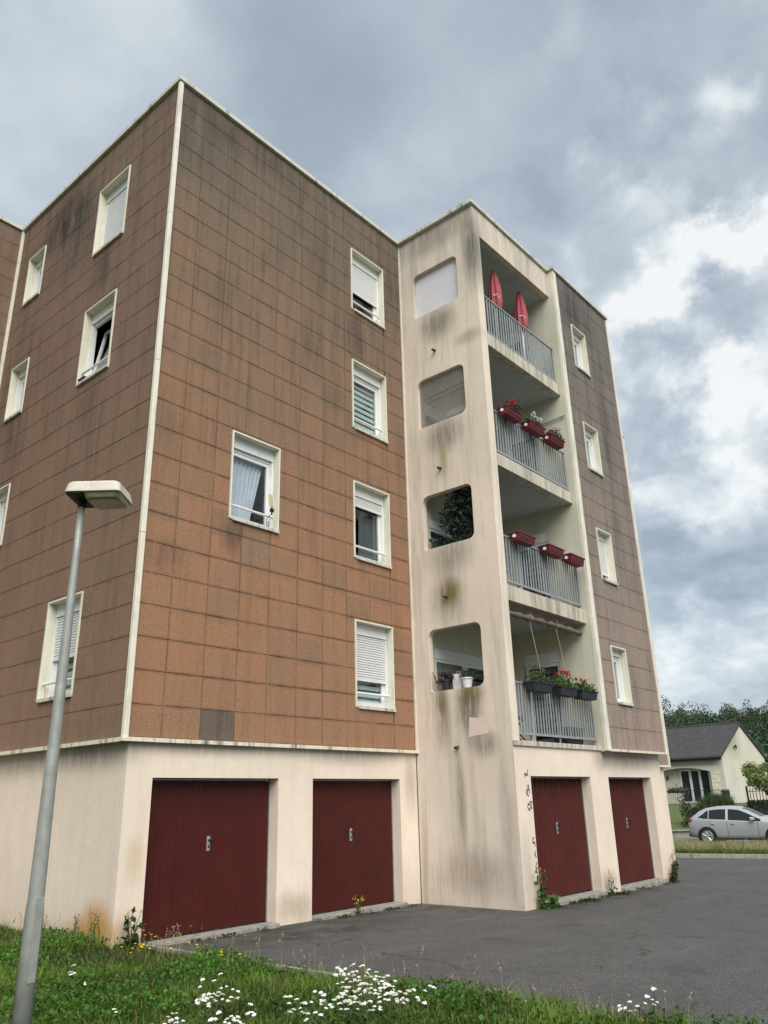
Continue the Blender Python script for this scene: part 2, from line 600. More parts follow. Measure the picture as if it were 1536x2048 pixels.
m_slab = stucco('slab concrete', (.56, .51, .43), (), streak=.9, sf=8.0, lo_=.44, hi_=.58)
m_housew = stucco('house render', (.60, .57, .49), [((57.0, 10.5, 5.0), (3, 3, 1.6), (.3, .28, .2), .6)], streak=.35)
BROWN = [(1.45, 0, 2.7)]
m_pan_s = panel_mat('cladding south', (.335, .172, .098), (.292, .166, .102), (.155, .124, .094), 5.0, 12.5, .08, .95,
                    [((4.5, 0, 10.6), (.45, .3, .9), (.05, .046, .04), .75), ((.35, 0, 13.0), (1.2, .3, 1.6), (.06, .055, .045), .55),
                     ((1.6, 0, 13.4), (2.4, .3, .5), (.05, .045, .04), .7), ((5.7, 0, 12.4), (.6, .3, 1.6), (.07, .058, .048), .55),
                     ((1.62, 0, 5.6), (.35, .3, .5), (.05, .04, .033), .6), ((3.4, 0, 12.0), (.5, .3, 1.8), (.075, .062, .05), .5),
                     ((.4, 0, 5.0), (.5, .3, .4), (.06, .05, .04), .5)])
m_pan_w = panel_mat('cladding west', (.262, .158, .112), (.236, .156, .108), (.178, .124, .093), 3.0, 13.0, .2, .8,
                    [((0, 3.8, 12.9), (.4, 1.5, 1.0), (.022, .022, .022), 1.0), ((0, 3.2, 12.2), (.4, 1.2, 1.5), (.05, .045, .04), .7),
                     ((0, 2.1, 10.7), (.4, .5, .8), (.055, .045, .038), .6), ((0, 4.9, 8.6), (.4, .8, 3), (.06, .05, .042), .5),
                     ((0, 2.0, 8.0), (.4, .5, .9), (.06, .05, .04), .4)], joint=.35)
m_pan_e = panel_mat('cladding wing', (.345, .258, .208), (.310, .245, .200), (.155, .140, .130), 2.5, 12.5, .15, .95,
                    [((10.3, -2.2, 12.9), (1.3, .4, 1.0), (.045, .045, .045), .8), ((11.3, -2.2, 10.5), (.5, .4, 2.2), (.07, .062, .056), .5),
                     ((10.3, -2.2, 5.5), (.35, .4, 1.0), (.22, .17, .14), .5)], joint=.35)
m_pan_d = panel_mat('grey cladding', (.165, .125, .094), (.17, .13, .1), (.10, .085, .068), 5, 12, .4, .9)
m_pan_l = panel_mat('pale cladding', (.31, .185, .118), (.30, .18, .115), (.16, .13, .1), 5, 12, .2, .9)
m_joint = plain('cladding backing', (.06, .042, .032), .95)
m_cream = plain('cream surround', (.68, .66, .55), .55, var=.05, dirt=(.33, .32, .25), dirt_amt=.35)
m_trim = plain('trim paint', (.70, .67, .57), .55, var=.06, dirt=(.25, .23, .18), dirt_amt=.45)
m_trimd = plain('soiled base trim', (.66, .62, .50), .6, var=.1, dirt=(.05, .04, .03), dirt_amt=.95, scale=20)
m_coping = plain('coping metal', (.55, .54, .48), .55, var=.08, dirt=(.12, .12, .11), dirt_amt=.7)
m_pvc = plain('white plastic', (.72, .73, .73), .4, var=.03, dirt=(.5, .5, .48), dirt_amt=.3)
m_shut = plain('shutter slats', (.66, .67, .68), .5, var=.03)
m_sill = plain('stone sill', (.52, .50, .44), .85, var=.15, dirt=(.12, .11, .09), dirt_amt=.85)
m_glass = glass_mat('window glass')
m_dark = plain('dark room', (.035, .035, .036), .95)
m_curt = plain('net curtain', (.74, .70, .80), .9, var=.06)
m_curtg = plain('grey curtain', (.17, .17, .18), .9, var=.1)
m_blind = plain('blind cloth', (.72, .77, .77), .85, var=.05)
m_white = plain('white card', (.60, .60, .64), .7, var=.03)
m_door = plain('garage door paint', (.056, .0088, .0062), .55, var=.15, spec=.22, scale=2.5, dirt=(.04, .014, .011), dirt_amt=.5)
m_door2 = plain('faded garage door paint', (.074, .0150, .0115), .6, var=.12, spec=.22, scale=2.5, dirt=(.06, .022, .018), dirt_amt=.6)
m_black = plain('black rubber', (.012, .012, .012), .7)
m_galv = plain('galvanised steel', (.33, .36, .37), .48, metal=.35, var=.14, scale=14, dirt=(.2, .21, .21), dirt_amt=.4)
m_pole = plain('grey pole steel', (.30, .31, .29), .5, metal=.25, var=.16, scale=10, dirt=(.20, .20, .185), dirt_amt=.5, bmp=.1)
m_conc = plain('concrete', (.27, .26, .235), .92, var=.25, scale=8, bmp=.4, dirt=(.09, .085, .07), dirt_amt=.7)
m_lampcase = plain('lamp casing', (.55, .51, .44), .55, var=.08, dirt=(.35, .31, .25), dirt_amt=.5, scale=12)
m_lamplens = plain('lamp bowl', (.30, .27, .16), .3, var=.12, scale=14)
m_red = plain('parasol cloth', (.36, .075, .095), .8, var=.1)
m_redpl = plain('red planter plastic', (.135, .017, .027), .5, var=.1)
m_anth = plain('anthracite planter plastic', (.022, .025, .030), .5, var=.15)
m_terra = plain('awning cloth', (.165, .125, .105), .85, var=.15, scale=12)
m_rope = plain('cord', (.42, .38, .28), .9)
m_rust = plain('rusty pipe', (.06, .045, .035), .8, var=.3)
m_spray = plain('spray paint', (.03, .03, .03), .8)
m_wood = plain('wood', (.30, .16, .07), .8, var=.2)
m_leaf = tint_mat('leaf', .6, .25)
m_grass = tint_mat('grass blade', .6, .3)
m_petal = tint_mat('petal', .7, .2, .1)
m_tree = tint_mat('tree leaf', .7, .2, .35)
m_bark = plain('bark', (.09, .065, .045), .9, var=.3, scale=20, bmp=.5)
m_stem = plain('stem', (.07, .10, .025), .8, var=.2)
m_stalk = plain('dry stalk', (.30, .24, .12), .9, var=.2)


def asphalt_mat():
    m, N, b, out = new_mat('asphalt')
    P = wpos(N)
    c = N.mix(N.rng(N.noise(P, .5, 6, .62), .32, .68), (.062, .062, .063), (.086, .085, .084))
    c = N.mix(N.rng(N.noise(P, 2.6, 6, .65), .35, .7, 0, .5), c, (.062, .061, .060))
    vo = N.n('ShaderNodeTexVoronoi'); N.put(vo.inputs['Vector'], P); vo.inputs['Scale'].default_value = 110.0
    vs = N.n('ShaderNodeSeparateColor'); N.put(vs.inputs[0], vo.outputs['Color'])
    c = N.mix(1.0, c, N.mix(N.math('POWER', vs.outputs[0], 3.0), (.72, .72, .72), (2.2, 2.15, 2.1)), 'MULTIPLY')
    # damp moss along the foot of the walls
    for ce, r in (((3.3, -.1, 0), (3.6, .55, 1)), ((5.7, -.9, 0), (.55, 1.7, 1)), ((8.5, -2.3, 0), (3.6, .5, 1)), ((2.6, -.9, 0), (2.6, .7, 1))):
        g = N.math('MULTIPLY', N.blob(P, ce, r), N.rng(N.noise(P, 2.4, 7, .7), .4, .6))
        c = N.mix(N.math('MULTIPLY', g, .8), c, (.016, .017, .010))
    # pale repaired bands
    sv = N.vmath('MULTIPLY', P, (.25, 1.6, 1))
    c = N.mix(N.rng(N.noise(sv, .9, 5, .6), .56, .72, 0, .5), c, (.125, .124, .122))
    pw = N.vmath('ADD', P, N.vmath('MULTIPLY', N.vmath('SUBTRACT', N.n('ShaderNodeTexNoise').outputs['Color'], (.5, .5, .5)), (0, 0, 0)))
    wn_ = N.n('ShaderNodeTexNoise'); N.put(wn_.inputs['Vector'], P); wn_.inputs['Scale'].default_value = 1.6; wn_.inputs['Detail'].default_value = 7.0
    pw = N.vmath('ADD', P, N.vmath('MULTIPLY', N.vmath('SUBTRACT', wn_.outputs['Color'], (.5, .5, .5)), (1.1, 1.1, 0)))
    cr = N.n('ShaderNodeTexVoronoi', feature='DISTANCE_TO_EDGE'); N.put(cr.inputs['Vector'], pw); cr.inputs['Scale'].default_value = .30
    crk = N.math('MULTIPLY', N.rng(cr.outputs['Distance'], .006, .001), N.rng(N.noise(P, .7, 3), .44, .56))
    c = N.mix(N.math('MULTIPLY', crk, .75), c, (.02, .02, .018))
    c = N.mix(N.rng(N.noise(P, 1.1, 6, .7), .57, .68, 0, .75), c, (.048, .047, .045))
    N.put(b.inputs['Base Color'], c)
    N.put(b.inputs['Roughness'], N.rng(N.noise(P, 1.2, 5), .35, .7, .68, .9))
    b.inputs['Specular IOR Level'].default_value = .4
    bump(N, b, N.math('ADD', N.math('MULTIPLY', vo.outputs['Distance'], 1.0), N.noise(P, 40, 4, .7)), .7, .006)
    return m


def soil_mat(name, c1, c2, c3):
    m, N, b, out = new_mat(name)
    P = wpos(N)
    c = N.mix(N.rng(N.noise(P, 1.4, 7, .65), .3, .7), c1, c2)
    c = N.mix(N.rng(N.noise(P, 11, 6, .7), .45, .7, 0, .7), c, c3)
    N.put(b.inputs['Base Color'], c)
    b.inputs['Roughness'].default_value = .95
    bump(N, b, N.noise(P, 18, 6, .7), .8, .05)
    return m


m_asph = asphalt_mat()
m_soil = soil_mat('grassy soil', (.030, .050, .012), (.045, .065, .016), (.05, .04, .02))
m_field = soil_mat('field', (.070, .115, .028), (.090, .125, .036), (.07, .075, .03))

# ------------------------------------------------------------------ terrain
FH = Vector((FWD.x, FWD.y)).normalized()
RH = Vector((FH.y, -FH.x))


def sd(x, y):
    """distance ahead of and to the right of the camera, on the ground"""
    dx, dy = x - CAM_POS.x, y - CAM_POS.y
    return dx * FH.x + dy * FH.y, dx * RH.x + dy * RH.y


def at(s, r):
    return CAM_POS.x + FH.x * s + RH.x * r, CAM_POS.y + FH.y * s + RH.y * r


def sm(a, b, x):
    t = min(max((x - a) / (b - a), 0), 1)
    return t * t * (3 - 2 * t)


def gz(x, y):
    if x < 12:
        z = -.02 - .0085 * max(x, -30)
        if x < -5: z = .0225 + .003 * min(-5 - x, 20)
    elif x < 21:
        z = -.122 - .02 * (x - 12)
    else:
        z = -.302 - .0135 * min(x - 21, 9)
    return z


def hill(s, r):
    return sm(85, 260, s) * (17.5 + 2.6 * math.sin(r * .021 + 1.0) + 1.5 * math.sin(r * .06)) + sm(260, 600, s) * 6


def grid_sheet(name, us, vs, fn, mat):
    mb = MB()
    mb.v = [fn(u, v) for u in us for v in vs]
    n = len(vs)
    for i in range(len(us) - 1):
        for j in range(n - 1):
            mb.f.append((i * n + j, (i + 1) * n + j, (i + 1) * n + j + 1, i * n + j + 1))
            mb.m.append(0); mb.uv.append([(.5, .5)] * 4)
    me = mb.mesh(name, mat, True)
    o = structure(link(name, me))
    return o


def ground_fn(s, r):
    x, y = at(s, r)
    z = gz(x, y) - .09
    z += hill(s, r)
    return (x, y, z)


ss = [-900, -500, -200, -90, -50, -30, -20] + list(range(-16, 45, 2)) + [46, 50, 56, 62, 70, 80] + list(range(90, 300, 10)) + [330, 400, 600, 1200]
rr = [-900, -500, -250, -120, -70, -40] + list(range(-30, 31, 3)) + [36, 44, 54, 66, 80, 95, 110, 130, 160, 200, 250, 350, 500, 900]
grid_sheet('ground', ss, rr, ground_fn, m_field)

# forecourt asphalt between the verge and the kerb of the island; kerb centre line curves round it
EDGE_X = .58


def edge_x(y):            # verge / asphalt boundary
    return .50 + max(0, -y) * .018


KERB = [(17.0, 9.0), (19.2, 5.2), (20.55, 2.2), (21.15, .1), (21.6, -1.6), (22.6, -4.2), (24.4, -7.2), (27.0, -10.2), (31.0, -14.5), (38, -22)]
KP = [Vector(p) for p in KERB]


def smooth_line(pts, n=6):
    out = []
    for i in range(len(pts) - 1):
        p0 = pts[max(i - 1, 0)]; p1 = pts[i]; p2 = pts[i + 1]; p3 = pts[min(i + 2, len(pts) - 1)]
        for k in range(n):
            t = k / n
            out.append(.5 * ((2 * p1) + (p2 - p0) * t + (2 * p0 - 5 * p1 + 4 * p2 - p3) * t * t + (3 * p1 - p0 - 3 * p2 + p3) * t ** 3))
    out.append(pts[-1])
    return out


KL = smooth_line(KP)
mb = MB()
ys = list(np.linspace(-22, 9, 63))


def kerb_x(y):
    for a, b in zip(KL[:-1], KL[1:]):
        if (a.y - y) * (b.y - y) <= 0 and abs(a.y - b.y) > 1e-6:
            return a.x + (b.x - a.x) * (y - a.y) / (b.y - a.y)
    return 38 if y < 0 else 17


ts = np.linspace(0, 1, 40)
grid_sheet('forecourt_asphalt', ys, ts, lambda y, t: ((lambda x: (x, y, gz(x, y)))(edge_x(y) + (kerb_x(y) - edge_x(y)) * t)), m_asph)

# kerb stones round the island, each its own piece
kerb_root = structure(link('kerb', None))
acc = 0.0
segs = []
LEN = [0]
for a, b in zip(KL[:-1], KL[1:]):
    LEN.append(LEN[-1] + (b - a).length)


def on_line(L, lens, d):
    d = min(max(d, 0), lens[-1] - 1e-6)
    for i in range(len(lens) - 1):
        if lens[i] <= d <= lens[i + 1]:
            t = (d - lens[i]) / max(lens[i + 1] - lens[i], 1e-9)
            return L[i].lerp(L[i + 1], t)
    return L[-1]


d = 0.0
while d < LEN[-1] - 1.0:
    a = on_line(KL, LEN, d + .006); b = on_line(KL, LEN, d + .994)
    nn = (b - a).normalized(); w = Vector((-nn.y, nn.x)) * .14
    za, zb = gz(a.x, a.y), gz(b.x, b.y)
    r0 = [(a.x, a.y, za - .1), (a.x - w.x, a.y - w.y, za - .1), (a.x - w.x, a.y - w.y, za + .13), (a.x - .0 * w.x, a.y, za + .105)]
    r1 = [(b.x, b.y, zb - .1), (b.x - w.x, b.y - w.y, zb - .1), (b.x - w.x, b.y - w.y, zb + .13), (b.x, b.y, zb + .105)]
    m = MB()
    # island side is the +s side
    r0 = [(a.x, a.y, za - .1), (a.x + abs(w.x) * 1, a.y + abs(w.y), za - .1), (a.x + abs(w.x), a.y + abs(w.y), za + .12), (a.x + .02, a.y + .02, za + .11)]
    r1 = [(b.x, b.y, zb - .1), (b.x + abs(w.x), b.y + abs(w.y), zb - .1), (b.x + abs(w.x), b.y + abs(w.y), zb + .12), (b.x + .02, b.y + .02, zb + .11)]
    m.loft([r0, r1])
    m.build('kerb_stone', m_conc, kerb_root)
    d += 1.0

# island of rough grass, street, pavement, far garden
S_ROAD0, S_ROAD1, S_PAVE1 = 29.6, 38.2, 39.6


def isl_fn(k, t):
    p = KL[int(k)]
    s0, r0 = sd(p.x + .1, p.y + .1)
    s = s0 + (S_ROAD0 - .1 - s0) * t
    x, y = at(s, r0)
    return (x, y, gz(x, y) + .095 + .05 * math.sin(t * PI))


grid_sheet('island_turf', range(len(KL) - 14), np.linspace(0, 1, 7), isl_fn, m_field)
rs = list(np.linspace(-40, 70, 56))


def strip(name, s0, s1, dz, mat, n=5):
    return grid_sheet(name, np.linspace(s0, s1, n), rs, lambda s, r: (lambda p: (p[0], p[1], -.43 + dz))(at(s, r)), mat)


strip('street', S_ROAD0, S_ROAD1, .0, m_asph)
m_pave = plain('pavement', (.13, .125, .115), .9, var=.2, scale=3, bmp=.3)
strip('pavement', S_ROAD1 + .15, S_PAVE1, .11, m_pave)
mbk = MB()
for s0 in (S_ROAD1,):
    a = at(s0, -40); b = at(s0, 70); c = at(s0 + .15, 70); d_ = at(s0 + .15, -40)
    mbk.loft([[(*a, -.5), (*b, -.5), (*c, -.5), (*d_, -.5)], [(*a, -.31), (*b, -.31), (*c, -.31), (*d_, -.31)]])
structure(mbk.build('street_kerb', m_conc))


def lawn_fn(s, r):
    x, y = at(s, r)
    return (x, y, -.05 + sm(40, 52, s) * .95)


grid_sheet('garden_lawn', [40.0] + list(np.linspace(40.2, 70, 16)), list(np.linspace(-12, 45, 30)), lawn_fn, m_field)

# verge where the camera stands
def verge_z(x, y):
    return .035 + .03 * math.sin(x * 1.7 + y * .9) + .02 * math.sin(y * 2.3 - x) - .03 * sm(-.5, .5, x)


grid_sheet('verge', np.linspace(-22, 6.0, 57), np.linspace(0, 1, 30),
           lambda y, t: (lambda x: (x, y, verge_z(x, y)))(((.06 if y > .1 else edge_x(y) - .1) + 16) * t - 16), m_soil)
# concrete edging along the verge
edg = structure(link('edging', None))
y = .0
while y > -14:
    a, b = y - .01, y - .99
    m = MB()
    xa, xb = edge_x(a), edge_x(b)
    m.loft([[(xa - .10, a, -.15), (xa, a, -.15), (xa, a, gz(xa, a) + .05), (xa - .1, a, gz(xa, a) + .06)],
            [(xb - .10, b, -.15), (xb, b, -.15), (xb, b, gz(xb, b) + .05), (xb - .1, b, gz(xb, b) + .06)]])
    m.build('edging_stone', m_conc, edg)
    y -= 1.0

# ------------------------------------------------------------------ apartment building
H, A, B, EY = 13.84, 6.04, 2.07, 5.86
WX0, WX1, WY = 9.25, 12.15, -2.22
bld = thing('apartment_building', 'four storey block with brown panel cladding and beige balcony tower over garages', 'apartment building')


def sheet(mb, fn, us, vs, holes, mi=0, flip=False):
    """flat wall in a (u, v) frame with rectangular holes"""
    U = sorted(set(list(us) + [h[0] for h in holes] + [h[1] for h in holes]))
    V = sorted(set(list(vs) + [h[2] for h in holes] + [h[3] for h in holes]))
    for i in range(len(U) - 1):
        for j in range(len(V) - 1):
            uc, vc = (U[i] + U[i + 1]) / 2, (V[j] + V[j + 1]) / 2
            if any(h[0] < uc < h[1] and h[2] < vc < h[3] for h in holes):
                continue
            q = [fn(U[i], V[j]), fn(U[i + 1], V[j]), fn(U[i + 1], V[j + 1]), fn(U[i], V[j + 1])]
            mb.face(q[::-1] if flip else q, mi)


# --- windows: (face, u-left seen from outside, z0, width, height, state)
BIGW, BIGH, SMW, SMH = 1.04, 1.53, .72, 1.19
S_WINS = [(4.40, 11.22, BIGW, BIGH, dict(sh=.55, rail=1, inner='dark')),
          (4.40, 8.49, BIGW, BIGH, dict(sh=.0, rail=1, inner='zebra')),
          (4.40, 5.83, BIGW, BIGH, dict(sh=.14, rail=1, inner='curtain')),
          (4.40, 3.14, BIGW, BIGH, dict(sh=.62, rail=1, inner='zebra')),
          (1.50, 5.86, BIGW, BIGH, dict(sh=.0, rail=1, inner='lilac'))]
# west face, u = y of the edge farther from the corner (seen from outside it is the left edge)
W_WINS = [(2.49, 11.28, BIGW, BIGH, dict(sh=.80, rail=0, inner='dark')),
          (2.49, 8.54, BIGW, BIGH, dict(sh=.0, rail=1, inner='tilt')),
          (2.49, 3.14, BIGW, BIGH, dict(sh=.52, rail=1, inner='zebra')),
          (5.31, 11.52, SMW, SMH, dict(sh=.0, rail=0, inner='frost')),
          (5.31, 8.82, SMW, SMH, dict(sh=.0, rail=0, inner='frost')),
          (5.31, 6.13, SMW, SMH, dict(sh=.0, rail=0, inner='frost'))]
E_WINS = [(9.95, 11.35, SMW, SMH, dict(sh=.0, rail=0, inner='frost')),
          (9.95, 8.68, SMW, SMH, dict(sh=.0, rail=0, inner='frost')),
          (9.95, 6.04, SMW, SMH, dict(sh=.8, rail=0, inner='frost')),
          (9.95, 3.40, SMW, SMH, dict(sh=.0, rail=0, inner='frost'))]


def holes_of(ws, west=False):
    out = []
    for (u, z, w, h, st) in ws:
        out.append((u - w, u, z, z + h) if west else (u, u + w, z, z + h))
    return out


hs, hw, he = holes_of(S_WINS), holes_of(W_WINS, True), holes_of(E_WINS)
BK = .028   # backing behind the panels
mb = MB()
sheet(mb, lambda u, v: (u, BK, v), (BK, A), (2.43, H - .05), hs)
sheet(mb, lambda u, v: (BK, u, v), (BK, EY), (2.43, H - .05), hw, flip=True)
mb.build('cladding_backing', m_joint, bld)
mb = MB()
sheet(mb, lambda u, v: (u, WY + BK, v), (WX0 + .02, WX1 - BK), (2.43, H - .05), he)
mb.face([(WX1 - BK, WY + BK, 2.43), (WX1 - BK, 8, 2.43), (WX1 - BK, 8, H - .05), (WX1 - BK, WY + BK, H - .05)])
mb.build('cladding_backing', m_joint, bld)
mb = MB()
mb.face([(BK, EY + BK, 2.43), (-6, EY + BK, 2.43), (-6, EY + BK, H - .05), (BK, EY + BK, H - .05)])
mb.build('cladding_backing', m_joint, bld)

# --- roof and the hidden sides
mb = MB()
mb.box(.05, .05, H - .35, A + .1, 12, H - .12)
mb.box(A + .11, -B + .12, H - .34, WX0, 12, H - .12)
mb.box(WX0 + .01, WY + .06, H - .35, WX1 - .06, 12, H - .12)
mb.box(-6, EY + .06, H - .36, .04, 12, H - .13)
mb.box(-6, 11.9, 0, WX1 - .06, 12.0, H - .4)
mb.box(-6.1, EY + .06, 0, -6.0, 12, H - .4)
mb.box(A + .12, -B + .1, 2.2, WX1 - .06, 1.0, 2.40)
mb.box(.09, .09, 2.2, A - .1, 11.8, 2.42)
mb.build('roof', m_slab, bld)

# --- panels
CP = np.array(CAM_POS); Fv, Rv, Uv = (np.array(v) for v in (FWD, RGT, UPV))


def pix_area(pts):
    P2 = []
    for p in pts:
        d = np.array(p) - CP
        z = d @ Fv
        if z < .1: return 0
        P2.append((768 + F_PX * (d @ Rv) / z, 1024 - F_PX * (d @ Uv) / z))
    if max(p[0] for p in P2) < 0 or min(p[0] for p in P2) > 1536:
        return 0
    a = 0
    for i in range(4):
        x0, y0 = P2[i]; x1, y1 = P2[(i + 1) % 4]
        a += x0 * y1 - x1 * y0
    return abs(a) / 2


PAN = []   # (area, face, u0, u1, v0, v1, full cell)
ROW0, ROWH = 2.436, .4535
rows = [ROW0 + ROWH * k for k in range(25)] + [H - .10]
rows[0] = 2.462


def cut(cell, holes, gap=.006):
    rects = [cell]
    for h in holes:
        nr = []
        for (a, b, c, d) in rects:
            if h[1] <= a or h[0] >= b or h[3] <= c or h[2] >= d:
                nr.append((a, b, c, d)); continue
            if h[0] > a: nr.append((a, h[0], c, d))
            if h[1] < b: nr.append((h[1], b, c, d))
            a2, b2 = max(a, h[0]), min(b, h[1])
            if h[2] > c: nr.append((a2, b2, c, h[2]))
            if h[3] < d: nr.append((a2, b2, h[3], d))
        rects = nr
    return [r for r in rects if r[1] - r[0] > .03 and r[3] - r[2] > .03]


def face_pt(face, u, v, off=0):
    if face == 's': return (u, -off, v)
    if face == 'w': return (-off, u, v)
    if face == 'e': return (u, WY - off, v)
    if face == 'n': return (u, EY - off, v)
    if face == 'r': return (u, .8 - off, v)


FACES = {'s': ([.03, .551, 1.179, 1.781, 2.376, 2.999, 3.598, 4.192, 4.821, 5.417, A - .02], hs),
         'w': ([.03] + [.03 + .6 * k for k in range(1, 10)] + [EY - .03], hw),
         'e': ([9.42, 10.02, 10.62, 11.22, 11.82, WX1 - .03], he),
         'n': ([-3.6, -3.0, -2.4, -1.8, -1.2, -.6, -.03], [])}
for fc, (cols, holes) in FACES.items():
    for i in range(len(cols) - 1):
        for j in range(len(rows) - 1):
            cell = (cols[i], cols[i + 1], rows[j], rows[j + 1])
            for (a, b, c, d) in cut(cell, holes):
                ar = pix_area([face_pt(fc, a, c), face_pt(fc, b, c), face_pt(fc, b, d), face_pt(fc, a, d)])
                PAN.append((ar, fc, a, b, c, d, cell))
PAN.sort(key=lambda p: -p[0])
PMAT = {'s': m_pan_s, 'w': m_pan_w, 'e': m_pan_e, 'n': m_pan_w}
PROT = {'s': 0, 'e': 0, 'n': 0, 'w': -PI / 2}
pcache = {}


def panel_faces(mb, w, h, uvr, mi, T=lambda p: p):
    """slightly chamfered slab of size w x h centred at the origin, facing -Y"""
    g = .0018
    x0, x1, z0, z1, y0, y1, c = -w / 2 + g, w / 2 - g, -h / 2 + g, h / 2 - g, 0.0, .024, .004
    a, b, cc, d = uvr
    o = [(x0, y1, z0), (x1, y1, z0), (x1, y1, z1), (x0, y1, z1)]
    m_ = [(x0, y0 + c, z0), (x1, y0 + c, z0), (x1, y0 + c, z1), (x0, y0 + c, z1)]
    f = [(x0 + c, y0, z0 + c), (x1 - c, y0, z0 + c), (x1 - c, y0, z1 - c), (x0 + c, y0, z1 - c)]
    uv = [(a, cc), (b, cc), (b, d), (a, d)]
    mb.face([T(p) for p in f], mi, uv)
    for k in range(4):
        k2 = (k + 1) % 4
        mb.face([T(m_[k]), T(m_[k2]), T(f[k2]), T(f[k])], mi, [uv[k], uv[k2], uv[k2], uv[k]])
        mb.face([T(o[k]), T(o[k2]), T(m_[k2]), T(m_[k])], mi, [uv[k], uv[k2], uv[k2], uv[k]])


rest = MB()
order = {'s': 0, 'w': 1, 'e': 2, 'n': 1}
for k, (ar, fc, a, b, c, d, cell) in enumerate(PAN):
    off = random.uniform(0, .003)
    ctr = face_pt(fc, (a + b) / 2, (c + d) / 2, off)
    cw, ch = cell[1] - cell[0], cell[3] - cell[2]
    u0, u1 = (a - cell[0]) / cw, (b - cell[0]) / cw
    if fc == 'w': u0, u1 = 1 - u1, 1 - u0
    uvr = (u0, u1, (c - cell[2]) / ch, (d - cell[2]) / ch)
    if k < 300:
        key = (fc, round(b - a, 3), round(d - c, 3), tuple(round(x, 2) for x in uvr))
        if key not in pcache:
            m = MB()
            panel_faces(m, b - a, d - c, uvr, 0)
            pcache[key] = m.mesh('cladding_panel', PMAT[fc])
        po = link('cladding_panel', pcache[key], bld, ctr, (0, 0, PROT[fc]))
        if fc == 's' and abs(a - 1.179) < .01 and c < 2.6:      # the one grey weathered panel
            po.data = po.data.copy()
            po.data.materials[0] = m_pan_d
            po['label'] = 'grey weathered panel in the bottom row'
        if fc == 's' and abs(a - 1.781) < .01 and abs(c - 5.157) < .3:
            po.data = po.data.copy()
            po.data.materials[0] = m_pan_l
    else:
        R = Matrix.Rotation(PROT[fc], 3, 'Z')
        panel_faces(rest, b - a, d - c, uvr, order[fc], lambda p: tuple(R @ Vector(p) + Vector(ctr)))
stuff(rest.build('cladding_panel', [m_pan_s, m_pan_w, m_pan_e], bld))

# --- base storey
GAR = [(.48, 2.69, 's'), (3.41, 5.555, 's'), (6.53, 8.70, 'e'), (9.46, 11.48, 'e')]
BX, BYS, DTOP, RD = .08, .018, 1.965, .19
mb = MB()
gh = [(g[0], g[1], -.3, DTOP) for g in GAR if g[2] == 's']
sheet(mb, lambda u, v: (u, BYS, v), (BX, A), (-.3, 2.405), gh)
sheet(mb, lambda u, v: (BX, u, v), (BYS, 6.0), (-.3, 2.405), [], flip=True)
mb.face([(BX, 5.9, -.3), (-6, 5.9, -.3), (-6, 5.9, 2.4), (BX, 5.9, 2.4)][::-1])
ge = [(g[0], g[1], -.4, DTOP - .02) for g in GAR if g[2] == 'e']
sheet(mb, lambda u, v: (u, -B, v), (A, 12.05), (-.4, 2.43), ge)
mb.face([(12.05, -B, -.4), (12.05, 10, -.4), (12.05, 10, 2.42), (12.05, -B, 2.42)])
for (x0, x1, f) in GAR:      # reveals
    yy = BYS if f == 's' else -B
    zt = DTOP if f == 's' else DTOP - .02
    mb.face([(x0, yy, -.3), (x0, yy + RD + .05, -.3), (x0, yy + RD + .05, zt), (x0, yy, zt)][::-1])
    mb.face([(x1, yy, -.3), (x1, yy + RD + .05, -.3), (x1, yy + RD + .05, zt), (x1, yy, zt)])
    mb.face([(x0, yy, zt), (x1, yy, zt), (x1, yy + RD + .05, zt), (x0, yy + RD + .05, zt)][::-1])
    mb.face([(x0, yy + RD + .1, -.3), (x1, yy + RD + .1, -.3), (x1, yy + RD + .1, zt), (x0, yy + RD + .1, zt)])
mb.face([(BX, BYS, 2.404), (A, BYS, 2.404), (A, -.06, 2.404), (-.05, -.06, 2.404), (-.05, 5.9, 2.404), (BX, 5.9, 2.404)])
mb.face([(WX0, -B, 2.418), (12.2, -B, 2.418), (12.2, WY - .04, 2.418), (WX0, WY - .04, 2.418)])
mb.build('base_wall', m_base, bld)

